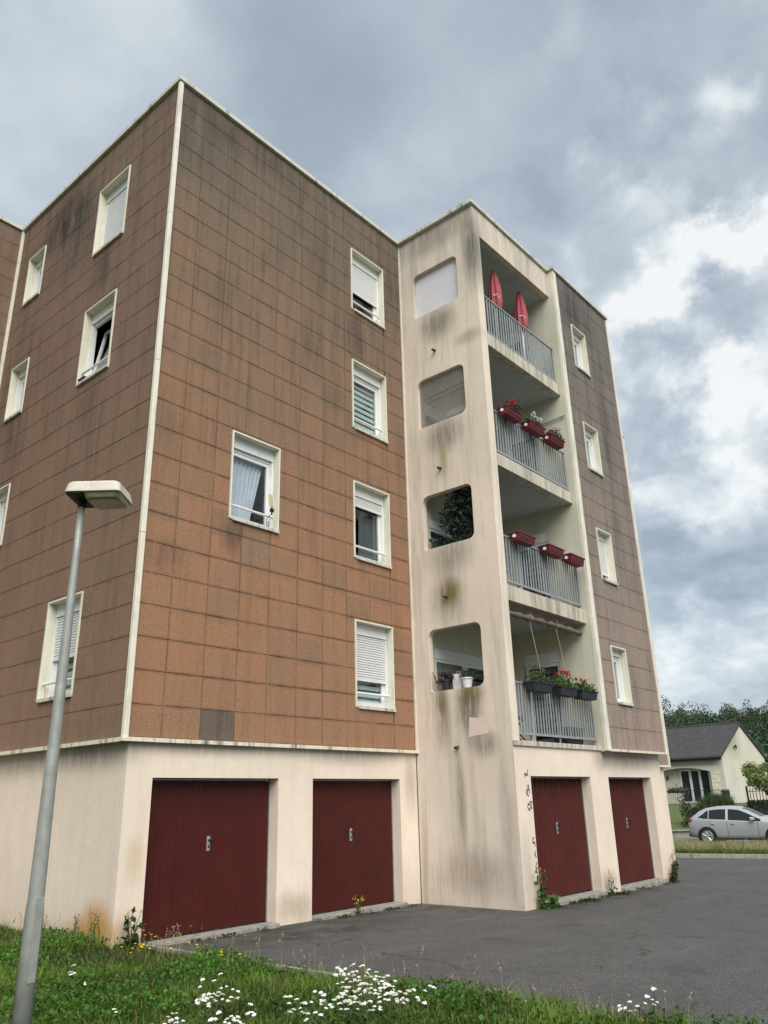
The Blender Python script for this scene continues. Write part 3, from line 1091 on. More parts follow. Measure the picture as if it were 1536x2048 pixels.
for gi, (x0, x1, f) in enumerate(GAR):
    yy = (BYS if f == 's' else -B) + RD
    zt = DTOP if f == 's' else DTOP - .02
    zb = .012 - (0 if gi == 0 else .012 * gi)
    g = link('garage_door', None, bld, (x0, yy, zb))
    w, h = x1 - x0 - .05, zt - zb - .035
    m = MB()
    m.box(0, -.012, 0, .022, .03, h + .03); m.box(w + .028, -.012, 0, w + .05, .03, h + .03); m.box(.023, -.01, h + .008, w + .027, .03, h + .03)
    m.build('door_frame', m_galv, g)
    n = 20 if gi < 2 else 19
    bw = w / n
    m = MB()
    e = .004
    rd = .0025 if gi < 2 else .018
    for (a, b) in ((0, bw),):
        prof = [(a + .0015, .02), (a + .0015, e), (a + e + .0015, 0), (b - rd - e, 0), (b - rd, rd), (b - .0015, rd), (b - .0015, .02)]
        if gi >= 2:      # deeper pressed ribs
            prof = [(a + .0015, .026), (a + .0015, .0), (a + bw * .42, 0), (a + bw * .56, .022), (b - .012, .022), (b - .0015, .004), (b - .0015, .026)]
        m.loft([[(px, py - .002, .012) for px, py in prof], [(px, py - .002, h) for px, py in prof]])
    bm_ = m.mesh('door_board', m_door if gi < 2 else m_door2)
    for k in range(n):
        link('door_board', bm_, g, (.025 + bw * k, random.uniform(-.001, .001), 0))
    m = MB()
    cx = w / 2 + .015
    m.box(cx - .028, -.012, 1.0, cx + .028, -.003, 1.19)
    hp = m.build('lock_plate', m_galv, g, bevel=.004)
    m = MB()
    m.tube([(cx, -.012, 1.14), (cx, -.05, 1.14)], .012)
    m.tube([(cx - .01, -.05, 1.14), (cx + .06, -.052, 1.135)], .011)
    m.box(cx - .012, -.018, 1.04, cx + .012, -.0125, 1.075)
    m.build('door_handle', m_black, hp)
    m = MB()
    zg = gz(x0, 0) - .2
    m.box(x0 + .003, (yy - RD) - .10, zg, x1 - .003, yy - .02, zb - .002)
    m.build('threshold', m_conc, bld, bevel=.008)

# --- trims: corner strips in lengths, base trims, coping
CT = [2.44, 5.25, 8.05, 10.85, H - .10]
for k in range(4):
    z0, z1 = CT[k] + .002, CT[k + 1] - .003
    m = MB(); m.box(-.035, -.035, z0, .042, .03, z1); m.build('corner_trim', m_trim, bld, bevel=.006)
    m = MB(); m.box(A - .018, -.03, z0, A + .0, .03, z1); m.build('corner_trim', m_trim, bld)
    m = MB(); m.box(WX0 - .004, WY - .022, z0 - .01, WX0 + .155, WY + .05, z1 - .0); m.build('corner_trim', m_trim, bld, bevel=.004)
    m = MB(); m.box(WX1 - .03, WY - .02, z0, WX1 + .03, WY + .04, z1); m.build('corner_trim', m_trim, bld)
    m = MB(); m.box(-.06, EY - .04, z0, .024, EY + .02, z1); m.build('corner_trim', m_trim, bld)
m = MB()
for k in range(3): m.box(-.058 + 2.035 * k, -.055, 2.408, -.058 + 2.035 * (k + 1) - .006, .015, 2.46)
m.build('base_trim', m_trimd, bld, bevel=.004)
m = MB()
for k in range(3): m.box(-.055, .02 + 1.95 * k, 2.406, .07, .02 + 1.95 * (k + 1) - .006, 2.46)
m.build('base_trim', m_trimd, bld)
m = MB(); m.box(WX0 + .16, WY - .045, 2.42, 12.18, WY + .03, 2.465); m.build('base_trim', m_trimd, bld)
m = MB(); m.box(-4.0, EY - .055, 2.406, -.06, EY + .03, 2.46); m.build('base_trim', m_trimd, bld)
for nm, bx in (('a', (-.06, -.06, A - .09, .25)), ('b', (-.06, .255, .25, EY + .2)), ('c', (A - .085, -B - .05, A + .2, .25)),
               ('d', (A + .205, -B - .05, WX0 - .06, -B + .2)), ('e', (WX0 - .055, WY - .055, WX1 + .05, WY + .25)),
               ('f', (WX1 - .2, WY + .255, WX1 + .05, 11.9)), ('g', (-5.9, EY - .05, -.065, EY + .2))):
    m = MB(); m.box(bx[0], bx[1], H - .095, bx[2], bx[3], H); m.build('coping', m_coping, bld, bevel=.008)

# --- windows
win_cache = {}


def cmesh(key, fn):
    if key not in win_cache:
        win_cache[key] = fn()
    return win_cache[key]


def make_window(loc, rot, w, h, st):
    """local frame: x from left edge (seen from outside), -y outwards, z up from the lower edge"""
    win = link('window', None, bld, loc, (0, 0, rot))
    RDp, t = .21, .028
    fy = RDp - .05

    def surround():
        m = MB()
        for (a, b, c, d) in ((0, t, 0, h), (w - t, w, 0, h), (t + .001, w - t - .001, h - t, h)):
            m.box(a, -.022, c + .001, b, RDp, d - .001)
        return m.mesh('surround', m_cream)
    link('surround', cmesh(('sur', w, h), surround), win)

    def sill():
        m = MB(); m.box(t + .05, -.045, -.028, w - t * 0 - .001, RDp, .022); m.box(t + .002, -.02, -.012, t + .049, RDp, .02)
        return m.mesh('sill', m_sill)
    link('sill', cmesh(('sill', w, h), sill), win)
    bh = .20 if h > 1.3 else .14        # shutter box height
    top = h - t - bh

    def box_():
        m = MB(); m.box(t + .002, fy - .04, top + .004, w - t - .002, RDp + .02, h - t - .002)
        m.box(t + .002, fy - .046, top + .001, w - t - .002, fy - .041, top + .02)
        return m.mesh('shutter_box', m_pvc)
    link('shutter_box', cmesh(('box', w, h), box_), win)
    fw = .05

    def frame():
        m = MB()
        x0, x1, z0, z1 = t + .002, w - t - .002, .024, top
        for (a, b, c, d) in ((x0, x0 + fw, z0, z1), (x1 - fw, x1, z0, z1), (x0 + fw + .001, x1 - fw - .001, z0, z0 + fw), (x0 + fw + .001, x1 - fw - .001, z1 - fw, z1)):
            m.box(a, fy, c, b, fy + .05, d)
        # shutter guides
        m.box(x0, fy - .035, z0, x0 + .035, fy - .002, z1); m.box(x1 - .035, fy - .035, z0, x1, fy - .002, z1)
        return m.mesh('frame', m_pvc)
    fr = link('frame', cmesh(('fr', w, h), frame), win)
    sx0, sx1, sz0, sz1 = t + .002 + fw + .003, w - t - .002 - fw - .003, .024 + fw + .003, top - fw - .003
    sw = .055
    tilt = st['inner'] == 'tilt'

    def sash():
        m = MB()
        W_, H_ = sx1 - sx0, sz1 - sz0
        for (a, b, c, d) in ((0, sw, 0, H_), (W_ - sw, W_, 0, H_), (sw + .001, W_ - sw - .001, 0, sw), (sw + .001, W_ - sw - .001, H_ - sw, H_)):
            m.box(a, 0, c, b, .045, d)
        return m.mesh('sash', m_pvc)

    def pane():
        m = MB(); m.box(sw - .002, .018, sw - .002, sx1 - sx0 - sw + .002, .026, sz1 - sz0 - sw + .002)
        return m.mesh('pane', m_glass)
    trot = (math.radians(-9), 0, 0) if tilt else (0, 0, 0)
    link('sash', cmesh(('sash', w, h), sash), win, (sx0, fy + .012, sz0), trot)
    link('pane', cmesh(('pane', w, h), pane), win, (sx0, fy + .012, sz0), trot)
    iy = fy + .09

    # room behind
    def room():
        m = MB()
        a, b, c, d, y0, y1 = -.5, w + .5, -.4, h + .3, fy + .06, 1.6
        m.face([(a, y1, c), (b, y1, c), (b, y1, d), (a, y1, d)]); m.face([(a, y0, c), (b, y0, c), (b, y1, c), (a, y1, c)])
        m.face([(a, y0, d), (b, y0, d), (b, y1, d), (a, y1, d)]); m.face([(a, y0, c), (a, y1, c), (a, y1, d), (a, y0, d)])
        m.face([(b, y0, c), (b, y1, c), (b, y1, d), (b, y0, d)])
        return m.mesh('room', m_dark)
    link('room', cmesh(('room', w, h), room), win)
    if st['sh'] > 0:
        m = MB()
        zb = top - (top - .03) * st['sh']
        n = max(int((top - zb) / .042), 2)
        st_ = (top - zb) / n
        for k in range(n):
            z = zb + st_ * k
            m.loft([[(x, fy - .012, z + .003), (x, fy - .024, z + .006), (x, fy - .026, z + st_ * .5), (x, fy - .024, z + st_ - .006), (x, fy - .012, z + st_ - .003)] for x in (t + .04, w - t - .04)])
        m.box(t + .04, fy - .03, zb - .03, w - t - .04, fy - .008, zb + .001)
        m.build('roller_shutter', m_shut, win)
    inn = st['inner']
    if inn == 'zebra':
        m = MB()
        z = .1
        k = 0
        while z < top - .12:
            m.box(.09, iy - .004, z, w - .09, iy, z + .075); z += .125
        m.build('blind', m_blind, win)
        m = MB(); m.box(.09, iy + .012, .06, w - .09, iy + .016, top); m.build('blind_lining', m_curtg, win)
    if inn in ('lilac', 'curtain', 'tilt'):
        n = 40
        x0, x1 = (.08, w * .86) if inn == 'lilac' else (.45, w - .09)
        rb, rt = [], []
        for k in range(n + 1):
            f = k / n
            xt = x0 + (x1 - x0) * f
            pull = .28 * f * f if inn == 'lilac' else -.1 * f
            rt.append((xt, iy + .02 + .018 * math.sin(k * 1.35), top))
            rb.append((xt - pull, iy + .04 + .028 * math.sin(k * 1.35 + .5), .05))
        m = MB(); m.loft([rb, rt], closed=False)
        m.build('curtain', m_curt if inn == 'lilac' else m_curtg, win, smooth=True)
    if inn == 'frost':
        m = MB(); m.box(.09, iy, .06, w - .09, iy + .004, top); m.build('blind', m_curt, win)
    if st['rail']:
        def rail():
            m = MB()
            zr = .25 if h > 1.3 else .2
            m.tube([(t + .01, .045, zr), (w - t - .05, .045, zr)], .021, 10)
            for x in (t + .03, w - t - .06):
                m.tube([(x, .046, zr), (x, .05, .02)], .009, 6)
            m.tube([(w - t - .05, .045, zr), (w - t - .05, .14, zr)], .010, 6)
            return m.mesh('guard_rail', m_pvc)
        link('guard_rail', cmesh(('rail', w, h), rail), win)
    return win


wins = {}
for (u, z, w, h, st) in S_WINS: wins[('s', u, z)] = make_window((u, 0, z), 0, w, h, st)
for (u, z, w, h, st) in W_WINS: wins[('w', u, z)] = make_window((0, u, z), -PI / 2, w, h, st)
for (u, z, w, h, st) in E_WINS: wins[('e', u, z)] = make_window((u, WY, z), 0, w, h, st)

# --- balcony tower
OPN = [(11.57, 12.69), (8.88, 10.0), (6.23, 7.35), (3.48, 4.63)]
OY0, OY1, TH = -.385, -1.585, .13
RAD = [.05, .13, .14, .15]     # lower left, lower right, upper right, upper left (seen from outside)


def opening_loop(z0, z1, grow=0.0):
    """points round a rounded opening as (u, z) with u = -y, anticlockwise seen from outside"""
    pts = []
    u0, u1 = -OY0 - grow, -OY1 + grow
    cs = [(u0, z0 - grow, 180), (u1, z0 - grow, 270), (u1, z1 + grow, 0), (u0, z1 + grow, 90)]
    for (u, z, a0), r in zip(cs, RAD):
        cx = u + r if u == u0 else u - r
        cz = z + r if a0 in (180, 270) else z - r
        for k in range(7):
            a = math.radians(a0 + 15 * k)
            pts.append((cx + r * math.cos(a), cz + r * math.sin(a)))
    return pts


mb = MB()
for x, fl in ((A, False), (A + TH, True)):
    hl = [(-OY0, -OY1, a, b) for a, b in OPN]
    z_lo = -.3 if x == A else 2.44
    us = (0.06 if x == A else .3, B if x == A else B - TH)
    us = (0.0, B) if x == A else (.3, B - .02)
    sheet(mb, lambda u, v: (x, -u, v), us, (z_lo, H - .096), hl, 0, flip=fl)
    for a, b in OPN:
        L = opening_loop(a, b)
        cor = [(-OY0, a), (-OY1, a), (-OY1, b), (-OY0, b)]
        for ci in range(4):
            arc = L[ci * 7:ci * 7 + 7]
            for k in range(6):
                tri = [(x, -cor[ci][0], cor[ci][1]), (x, -arc[k + 1][0], arc[k + 1][1]), (x, -arc[k][0], arc[k][1])]
                mb.face(tri if fl else tri[::-1])
# front column left of the balconies and the parapet above
mb.face([(A, -B, 2.432), (A + .23, -B, 2.432), (A + .23, -B, H - .096), (A, -B, H - .096)])
mb.face([(A + .23, -B, 2.432), (A + .23, -B + TH, 2.432), (A + .23, -B + TH, H - .6), (A + .23, -B, H - .6)])
mb.face([(A + .23, -B, 13.03), (WX0 - .004, -B, 13.03), (WX0 - .004, -B, H - .096), (A + .23, -B, H - .096)])
mb.face([(A + .23, -B, 13.03), (WX0, -B, 13.03), (WX0, -B + .15, 13.03), (A + .23, -B + .15, 13.03)][::-1])
mb.build('tower_wall', m_tower, bld)
for a, b in OPN:   # lined edges of the rounded openings
    L = opening_loop(a, b)
    m = MB()
    m.loft([[(A, -u, z) for u, z in L], [(A + TH, -u, z) for u, z in L]], caps=False)
    o = m.build('opening_reveal', m_tower, bld, smooth=False)

# inner walls of the loggias
mb = MB()
YB = -.30
fd = [(WX0, 0)]
mb_y = MB()
bw_holes = [(6.36, 8.75, 2.54 + 2.67 * k, 4.36 + 2.67 * k) for k in range(4)]
sheet(mb_y, lambda u, v: (u, YB, v), (A + TH, WX0), (2.44, 13.2), bw_holes)
sw_holes = [(-1.38, -.52, 2.54 + 2.67 * k, 4.50 + 2.67 * k) for k in range(4)]
sheet(mb_y, lambda u, v: (WX0, u, v), (WY + .05, YB), (2.42, H - .11), sw_holes, flip=True)
mb_y.build('loggia_wall', m_yellow, bld)

for k in range(4):
    # back french doors
    z0 = 2.54 + 2.67 * k
    x0, x1, ht = 6.36, 8.75, 1.82
    dw = link('balcony_door', None, bld, (x0, YB, z0))
    w = x1 - x0
    m = MB()
    m.box(0, .01, ht - .2, w, .10, ht)
    m.box(0, .03, 0, .06, .09, ht - .201)
    for xx in (.95, 1.05, 1.20):
        pass
    m.box(.93, .03, 0, 1.15, .09, ht - .201); m.box(w - .06, .03, 0, w, .09, ht - .201)
    m.box(.061, .03, 0, .929, .09, .08); m.box(1.151, .03, 0, w - .061, .09, .08)
    m.box(.061, .03, ht - .26, .929, .09, ht - .201); m.box(1.151, .03, ht - .26, w - .061, .09, ht - .201)
    m.build('frame', m_pvc, dw)
    m = MB(); m.box(.06, .055, .08, .93, .062, ht - .26); m.box(1.15, .055, .08, w - .06, .062, ht - .26)
    m.build('pane', m_glass, dw)
    m = MB()
    z = .1
    while z < ht - .35:
        m.box(.06, .12, z, w - .06, .124, z + .10); z += .16
    m.build('blind', m_curtg, dw)
    m = MB()
    for q in ([(-.1, 1.2, -.1), (w + .1, 1.2, -.1), (w + .1, 1.2, ht + .1), (-.1, 1.2, ht + .1)],
              [(-.1, .101, ht + .1), (w + .1, .101, ht + .1), (w + .1, 1.2, ht + .1), (-.1, 1.2, ht + .1)],
              [(-.1, .101, -.1), (-.1, 1.2, -.1), (-.1, 1.2, ht + .1), (-.1, .101, ht + .1)], [(w + .1, .101, -.1), (w + .1, 1.2, -.1), (w + .1, 1.2, ht + .1), (w + .1, .101, ht + .1)]):
        m.face(q)
    m.build('room', m_dark, dw)
    # side french window
    dw = link('balcony_door', None, bld, (WX0, -.52, z0), (0, 0, -PI / 2))
    w, ht = .86, 1.96
    m = MB()
    m.box(0, .01, ht - .22, w, .10, ht); m.box(0, .03, 0, .09, .09, ht - .221); m.box(w - .07, .03, 0, w, .09, ht - .221)
    m.box(.091, .03, 0, w - .071, .09, .08); m.box(.091, .03, ht - .30, w - .071, .09, ht - .221)
    m.build('frame', m_pvc, dw)
    m = MB(); m.box(.09, .055, .08, w - .07, .062, ht - .3); m.build('pane', m_glass, dw)
    m = MB(); z = .1
    while z < ht - .35:
        m.box(.09, .12, z, w - .07, .124, z + .10); z += .16
    m.build('blind', m_curtg, dw)
    m = MB(); m.box(-.1, .6, -.1, w + .1, .62, ht + .1); m.build('room', m_dark, dw)

SLABS = [(2.432, 2.52), (4.97, 5.26), (7.64, 7.90), (10.32, 10.60)]
for k, (z0, z1) in enumerate(SLABS):
    m = MB()
    if k == 0:
        m.box(A + .004, -B - .035, z0, WX0 + .16, -B + .5, z1)
        m.box(A + .135, -B + .501, z0, WX0 - .002, YB + .02, z1)
    else:
        m.box(A + .232, -B - .012, z0, WX0 - .003, -B + .20, z1)
    m.build('balcony_slab', m_slab, bld, bevel=.006)
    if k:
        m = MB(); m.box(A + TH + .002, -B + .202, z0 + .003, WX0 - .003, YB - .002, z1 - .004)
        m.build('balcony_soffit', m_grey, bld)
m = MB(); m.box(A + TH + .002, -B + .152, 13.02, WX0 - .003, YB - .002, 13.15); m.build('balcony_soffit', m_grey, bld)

# railings
mbal = MB()
mbal.box(-.019, -.007, 0, .019, .007, .84)
bal_me = mbal.mesh('baluster', m_galv)
for k, zt in enumerate([3.515, 6.22, 8.84, 11.53]):
    zb = zt - .90
    r = link('balcony_railing', None, bld, (A + .235, -B + .03, zb))
    Lr = WX0 - A - .30
    m = MB(); m.box(0, -.02, .885, Lr, .025, .915); m.build('top_rail', m_galv, r)
    m = MB(); m.box(0, -.015, .01, Lr + .02, .015, .05); m.build('bottom_rail', m_galv, r)
    for x in (.5, Lr * .52, Lr - .03):
        m = MB(); m.box(x - .015, .016, -.10, x + .015, .04, .884); m.build('rail_post', m_galv, r)
    for i in range(30):
        o = link('baluster', bal_me, r, (.03 + (Lr - .06) * i / 29, random.uniform(-.002, .002), .045), (0, random.uniform(-.004, .004), random.uniform(-.12, .12)))

# drain spouts through the tower wall
for (y, z, ln) in ((-.9, 10.56, .10), (-.89, 7.84, .10), (-.87, 5.20, .10), (-.94, 2.46, .09)):
    m = MB(); m.tube([(A + .05, y, z + .02), (A - ln, y, z - .01)], .028, 10)
    o = m.build('drain_spout', m_rust, bld)

# rendered-over patch and sprayed marks
m = MB(); pts = [(-1.19, 2.62), (-1.60, 2.66), (-1.63, 2.90), (-1.50, 2.97), (-1.42, 2.93), (-1.22, 2.96)]
m.face([(A - .004, y, z) for y, z in pts]); m.build('repair_patch', plain('fresh render', (.66, .56, .48), .95, var=.05, bmp=.3), bld)


def stroke(mb, pts, w, y):
    for (a, b) in zip(pts[:-1], pts[1:]):
        d = Vector((b[0] - a[0], b[1] - a[1])); n = Vector((-d.y, d.x)).normalized() * w / 2
        e = d.normalized() * w * .4
        a2 = (a[0] - e.x, a[1] - e.y); b2 = (b[0] + e.x, b[1] + e.y)
        mb.face([(a2[0] - n.x, y, a2[1] - n.y), (b2[0] - n.x, y, b2[1] - n.y), (b2[0] + n.x, y, b2[1] + n.y), (a2[0] + n.x, y, a2[1] + n.y)])


G = [[(-.10, .02), (-.02, .06), (.0, .12)], [(-.11, .0), (-.11, .06), (-.01, .02)],                      # crossed bar
     [(-.08, -.26), (-.03, -.12), (.0, -.26)], [(-.06, -.21), (.0, -.20)], [(-.1, -.2), (-.1, -.27), (-.04, -.3)],
     [(.05, -.40), (-.02, -.39), (-.02, -.45), (-.08, -.42), (-.1, -.48), (-.05, -.53), (-.01, -.48), (.02, -.50), (.03, -.42)],
     [(.02, -.95), (-.03, -.97), (-.03, -1.03), (.03, -1.02), (.03, -1.08)], [(.03, -1.16), (.0, -1.2), (.035, -1.25)],
     [(.04, -1.33), (.0, -1.38), (.02, -1.44), (.04, -1.42)], [(.03, -1.52), (.0, -1.58), (.04, -1.64), (.045, -1.56), (.01, -1.54)]]
sy = -B - .003
for i, g in enumerate(G):
    gx = 6.455
    m = MB()
    stroke(m, [(gx + x, 1.93 + z) for x, z in g], .017, sy - i * .0004)
    m.build('sprayed_letter', m_spray, bld)

# next section of the block farther along
rear = MB()
rear.face([(12.3, .8, 2.43), (19.72, .8, 2.43), (19.72, .8, H), (12.3, .8, H)])
rear.face([(19.72, .8, 2.43), (19.72, 10, 2.43), (19.72, 10, H), (19.72, .8, H)])
sb = thing('neighbouring_block', 'next section of the brown clad block, showing just past its far end', 'apartment building')
rear.build('cladding_wall', m_pan_e, sb)
m = MB(); m.box(12.3, .75, 2.39, 19.78, .82, 2.44); m.box(19.70, .76, 2.45, 19.78, .84, H); m.build('trim', m_trim, sb)
m = MB(); m.box(12.3, .9, -.5, 19.5, 10, 2.385); m.build('base_wall', m_base, sb)
m = MB(); m.box(12.2, .74, H, 19.8, 10, H + .09); m.build('coping', m_coping, sb)

# ------------------------------------------------------------------ street lamp
lx, ly = -2.62, -3.28
lamp = thing('street_lamp', 'grey tapered steel lamp post with flat cream lantern in the grass before the block', 'street lamp', (lx, ly, 0), math.atan2(RH.y, RH.x))
ZT = 4.12
m = MB()
m.tube([(0, 0, -.2), (0, 0, .9), (0, 0, 1.0), (0, 0, ZT - .5), (0, 0, ZT + .03)], [.066, .064, .058, .030, .029], 20)
m.build('pole', m_pole, lamp, smooth=True)
m = MB()
m.box(-.030, -.068, .45, .030, -.061, 1.0)
m.build('hatch_door', m_pole, lamp, rot=(0, 0, math.radians(52)), bevel=.003)
# lantern: local x along its length, camera looks along +y
ang = math.radians(0)


def rrect(x0, x1, y0, y1, z, r, n=5):
    pts = []
    for cx, cy, a0 in ((x1 - r, y0 + r, 270), (x1 - r, y1 - r, 0), (x0 + r, y1 - r, 90), (x0 + r, y0 + r, 180)):
        for k in range(n + 1):
            a = math.radians(a0 + 90 * k / n)
            pts.append((cx + r * math.cos(a), cy + r * math.sin(a), z))
    return pts


Lh0, Lh1, Wd = -.085, .375, .19
zb = ZT + .02
m = MB()
rings = [rrect(Lh0 - .006, Lh1 + .012, -Wd - .006, Wd + .006, zb, .04), rrect(Lh0 - .004, Lh1 + .008, -Wd - .004, Wd + .004, zb + .02, .04),
         rrect(Lh0 + .004, Lh1 - .006, -Wd + .01, Wd - .01, zb + .085, .05), rrect(Lh0 + .012, Lh1 - .022, -Wd + .03, Wd - .03, zb + .104, .055),
         rrect(Lh0 + .05, Lh1 - .06, -Wd + .07, Wd - .07, zb + .110, .06)]
m.loft(rings)
m.build('lamp_head', m_lampcase, lamp, smooth=False, bevel=.004)
m = MB(); m.loft([rrect(Lh0 + .004, .055, -Wd + .006, Wd - .006, zb - .014, .03), rrect(Lh0 + .002, .058, -Wd + .003, Wd - .003, zb - .001, .03)])
m.tube([(0, 0, zb - .08), (0, 0, zb - .01)], .034, 16)
m.build('gear_tray', m_black, lamp)
m = MB()
m.loft([rrect(.10, Lh1 - .04, -Wd + .07, Wd - .07, zb - .055, .05), rrect(.075, Lh1 - .015, -Wd + .035, Wd - .035, zb - .042, .05), rrect(.062, Lh1 + .0, -Wd + .012, Wd - .012, zb - .001, .04)])
m.build('lamp_bowl', m_lamplens, lamp, smooth=False)

# ------------------------------------------------------------------ things on the balconies
def parasol(x, y, z0, label, writing_x):
    t = thing('closed_parasol', label, 'parasol', (x, y, z0), math.radians(28), 'closed parasols on the top balcony')
    m = MB(); m.tube([(0, 0, .02), (0, 0, 2.2)], .02, 10); m.build('pole', m_pvc, t)
    m = MB(); m.lathe([(.20, 0), (.20, .05), (.05, .08), (.03, .3)], n=14); m.build('base', m_anth, t)
    n = 32
    prof = [(1.20, .085), (1.26, .118), (1.45, .125), (1.65, .120), (1.85, .105), (2.02, .080), (2.18, .050), (2.28, .022), (2.31, .004)]
    rings = []
    for z, r in prof:
        rings.append([(r * (1 + .30 * math.cos(7 * 2 * PI * k / n)) * math.cos(2 * PI * k / n), r * (1 + .30 * math.cos(7 * 2 * PI * k / n)) * math.sin(2 * PI * k / n),
                       z + (.06 * math.sin(4 * 2 * PI * k / n + x) if z < 1.35 else 0)) for k in range(n)])
    m = MB(); m.loft(rings)
    c = m.build('canopy', m_red, t, smooth=True)
    # small white script on the outer fold (too small to read)
    m = MB()
    pts = [(-.10, .0), (-.085, .03), (-.065, .0), (-.045, .03), (-.03, .0), (-.01, .028), (.005, .0), (.03, .03), (.045, .0), (.05, -.05), (.03, -.06)]
    for a, b in zip(pts[:-1], pts[1:]):
        pa = Vector((0, -.150, 1.52)) + Vector((a[0], abs(a[0]) * .5, a[1])); pb = Vector((0, -.150, 1.52)) + Vector((b[0], abs(b[0]) * .5, b[1]))
        m.tube([pa, pb], .007, 6)
    m.build('lettering', m_pvc, c, rot=(0, 0, math.radians(-72)))


parasol(7.32, -1.72, 10.62, 'closed red parasol on the top balcony, nearer the corner column', 0)
parasol(8.42, -1.72, 10.62, 'closed red parasol on the top balcony, farther from the corner column', 0)


def tri_t(n, c, v=.25):
    return np.clip(np.array(c)[None, :] * RNG.uniform(1 - v, 1 + v, (n, 1)) * RNG.uniform(.9, 1.1, (n, 3)), 0, 1)


def planter(x, zr, L, mat_, label, plant, group, cap=False):
    """trough hung on the outside of a railing; zr = top of the rail"""
    t = thing('planter', label, 'planter', (x, -B - .125, zr - .10), 0, group)
    hw, d0, d1, h = L / 2, .085, .11, .165
    m = MB()
    bt = [(-hw + .03, -d0, 0), (hw - .03, -d0, 0), (hw - .03, d0, 0), (-hw + .03, d0, 0)]
    tp = [(-hw, -d1, h), (hw, -d1, h), (hw, d1, h), (-hw, d1, h)]
    m.loft([bt, tp])
    m.build('trough', mat_, t, bevel=.008)
    m = MB()
    m.box(-hw - .012, -d1 - .012, h - .02, hw + .012, -d1 + .008, h + .004); m.box(-hw - .012, d1 - .008, h - .02, hw + .012, d1 + .012, h + .004)
    m.box(-hw - .012, -d1 + .009, h - .02, -hw + .008, d1 - .009, h + .004); m.box(hw - .008, -d1 + .009, h - .02, hw + .012, d1 - .009, h + .004)
    if cap:
        for zz in (.05, .09): m.box(-hw + .03, -d1 + .004 - .0, zz, hw - .03, -d0 - .004, zz + .008)
    m.build('rim', mat_, t)
    if cap:
        m = MB(); m.tube([(-hw + .024, -.0, .09), (-hw - .014, 0, .09)], .034, 12); m.build('end_cap', m_pvc, t)
    m = MB()
    for sx in (-.3, .3):
        m.box(sx * L - .012, .10, .10, sx * L + .012, .20, .115)
    m.build('hook', m_galv, t)
    if not plant:
        return t
    m = MB(); m.box(-hw + .02, -d1 + .015, h - .03, hw - .02, d1 - .015, h - .012); m.build('soil', m_soil, t)
    kind, cols = plant
    n = 520
    C = np.stack([RNG.uniform(-hw * cols.get('spread', .85), hw * cols.get('spread', .85), n) + cols.get('dx', 0), RNG.normal(0, .07, n), h + np.abs(RNG.normal(0, .5, n)) * cols['h'] * .8 - .01], 1)
    leaf_obj('foliage', C, cols.get('leaf', .035), tri_t(n, cols['green'], .45), m_leaf, t)
    if 'flower' in cols:
        F = []
        T = []
        for q in range(cols['nf']):
            cx = RNG.uniform(-hw * cols.get('fspread', .6), hw * cols.get('fspread', .6)) + cols.get('dx', 0)
            cc = np.array([cx, RNG.normal(-.03, .05), h + cols['h'] * RNG.uniform(.75, 1.15)])
            k = cols.get('pet', 40)
            v = RNG.normal(size=(k, 3)); v /= np.linalg.norm(v, axis=1)[:, None]
            F.append(cc + v * cols.get('fr', .045) * RNG.uniform(.7, 1, (k, 1)))
            T.append(tri_t(k, cols['flower'], .25))
        leaf_obj('flower_head', np.concatenate(F), .022, np.concatenate(T), m_petal, t, elong=1.1)
    return t


G3, G2, G1 = 'planters on the third balcony rail', 'empty planters on the second balcony rail', 'planters on the first balcony rail'
gr = (.035, .075, .028)
planter(6.70, 8.84, .60, m_redpl, 'dark red planter with bright red geranium on the third floor railing', ('ger', dict(h=.22, green=gr, flower=(.55, .02, .04), nf=5, fspread=.45, dx=.05, spread=.6)), G3, True)
planter(7.60, 8.84, .60, m_redpl, 'dark red planter with round white blooms on the third floor railing', ('hyd', dict(h=.17, green=gr, flower=(.72, .76, .74), nf=5, fr=.06, pet=70, fspread=.6, spread=.75)), G3, True)
planter(8.45, 8.84, .60, m_redpl, 'dark red planter with pink flowers on the third floor railing', ('pk', dict(h=.19, green=gr, flower=(.62, .18, .34), nf=5, fspread=.4, spread=.65)), G3, True)
planter(6.76, 6.22, .60, m_redpl, 'empty dark red planter on the second floor railing, nearest the corner column', None, G2, True)
planter(7.88, 6.22, .60, m_redpl, 'empty dark red planter on the second floor railing, middle one of three', None, G2, True)
planter(8.75, 6.22, .60, m_redpl, 'empty dark red planter on the second floor railing, nearest the yellow side wall', None, G2, True)
planter(6.86, 3.46, .66, m_anth, 'dark grey planter with a feathery green and yellow leaved bush, first floor railing', ('fen', dict(h=.34, green=(.075, .105, .035), leaf=.03)), G1)
planter(7.80, 3.46, .64, m_anth, 'dark grey planter with red and magenta geraniums, middle of the first floor railing', ('ger', dict(h=.26, green=(.06, .12, .03), flower=(.50, .02, .06), nf=7, fspread=.8)), G1)
planter(8.62, 3.46, .66, m_anth, 'dark grey planter with small red flowers beside the yellow wall, first floor railing', ('mar', dict(h=.2, green=(.06, .13, .03), flower=(.42, .03, .02), nf=5, fr=.03, fspread=.6, dx=-.08)), G1)

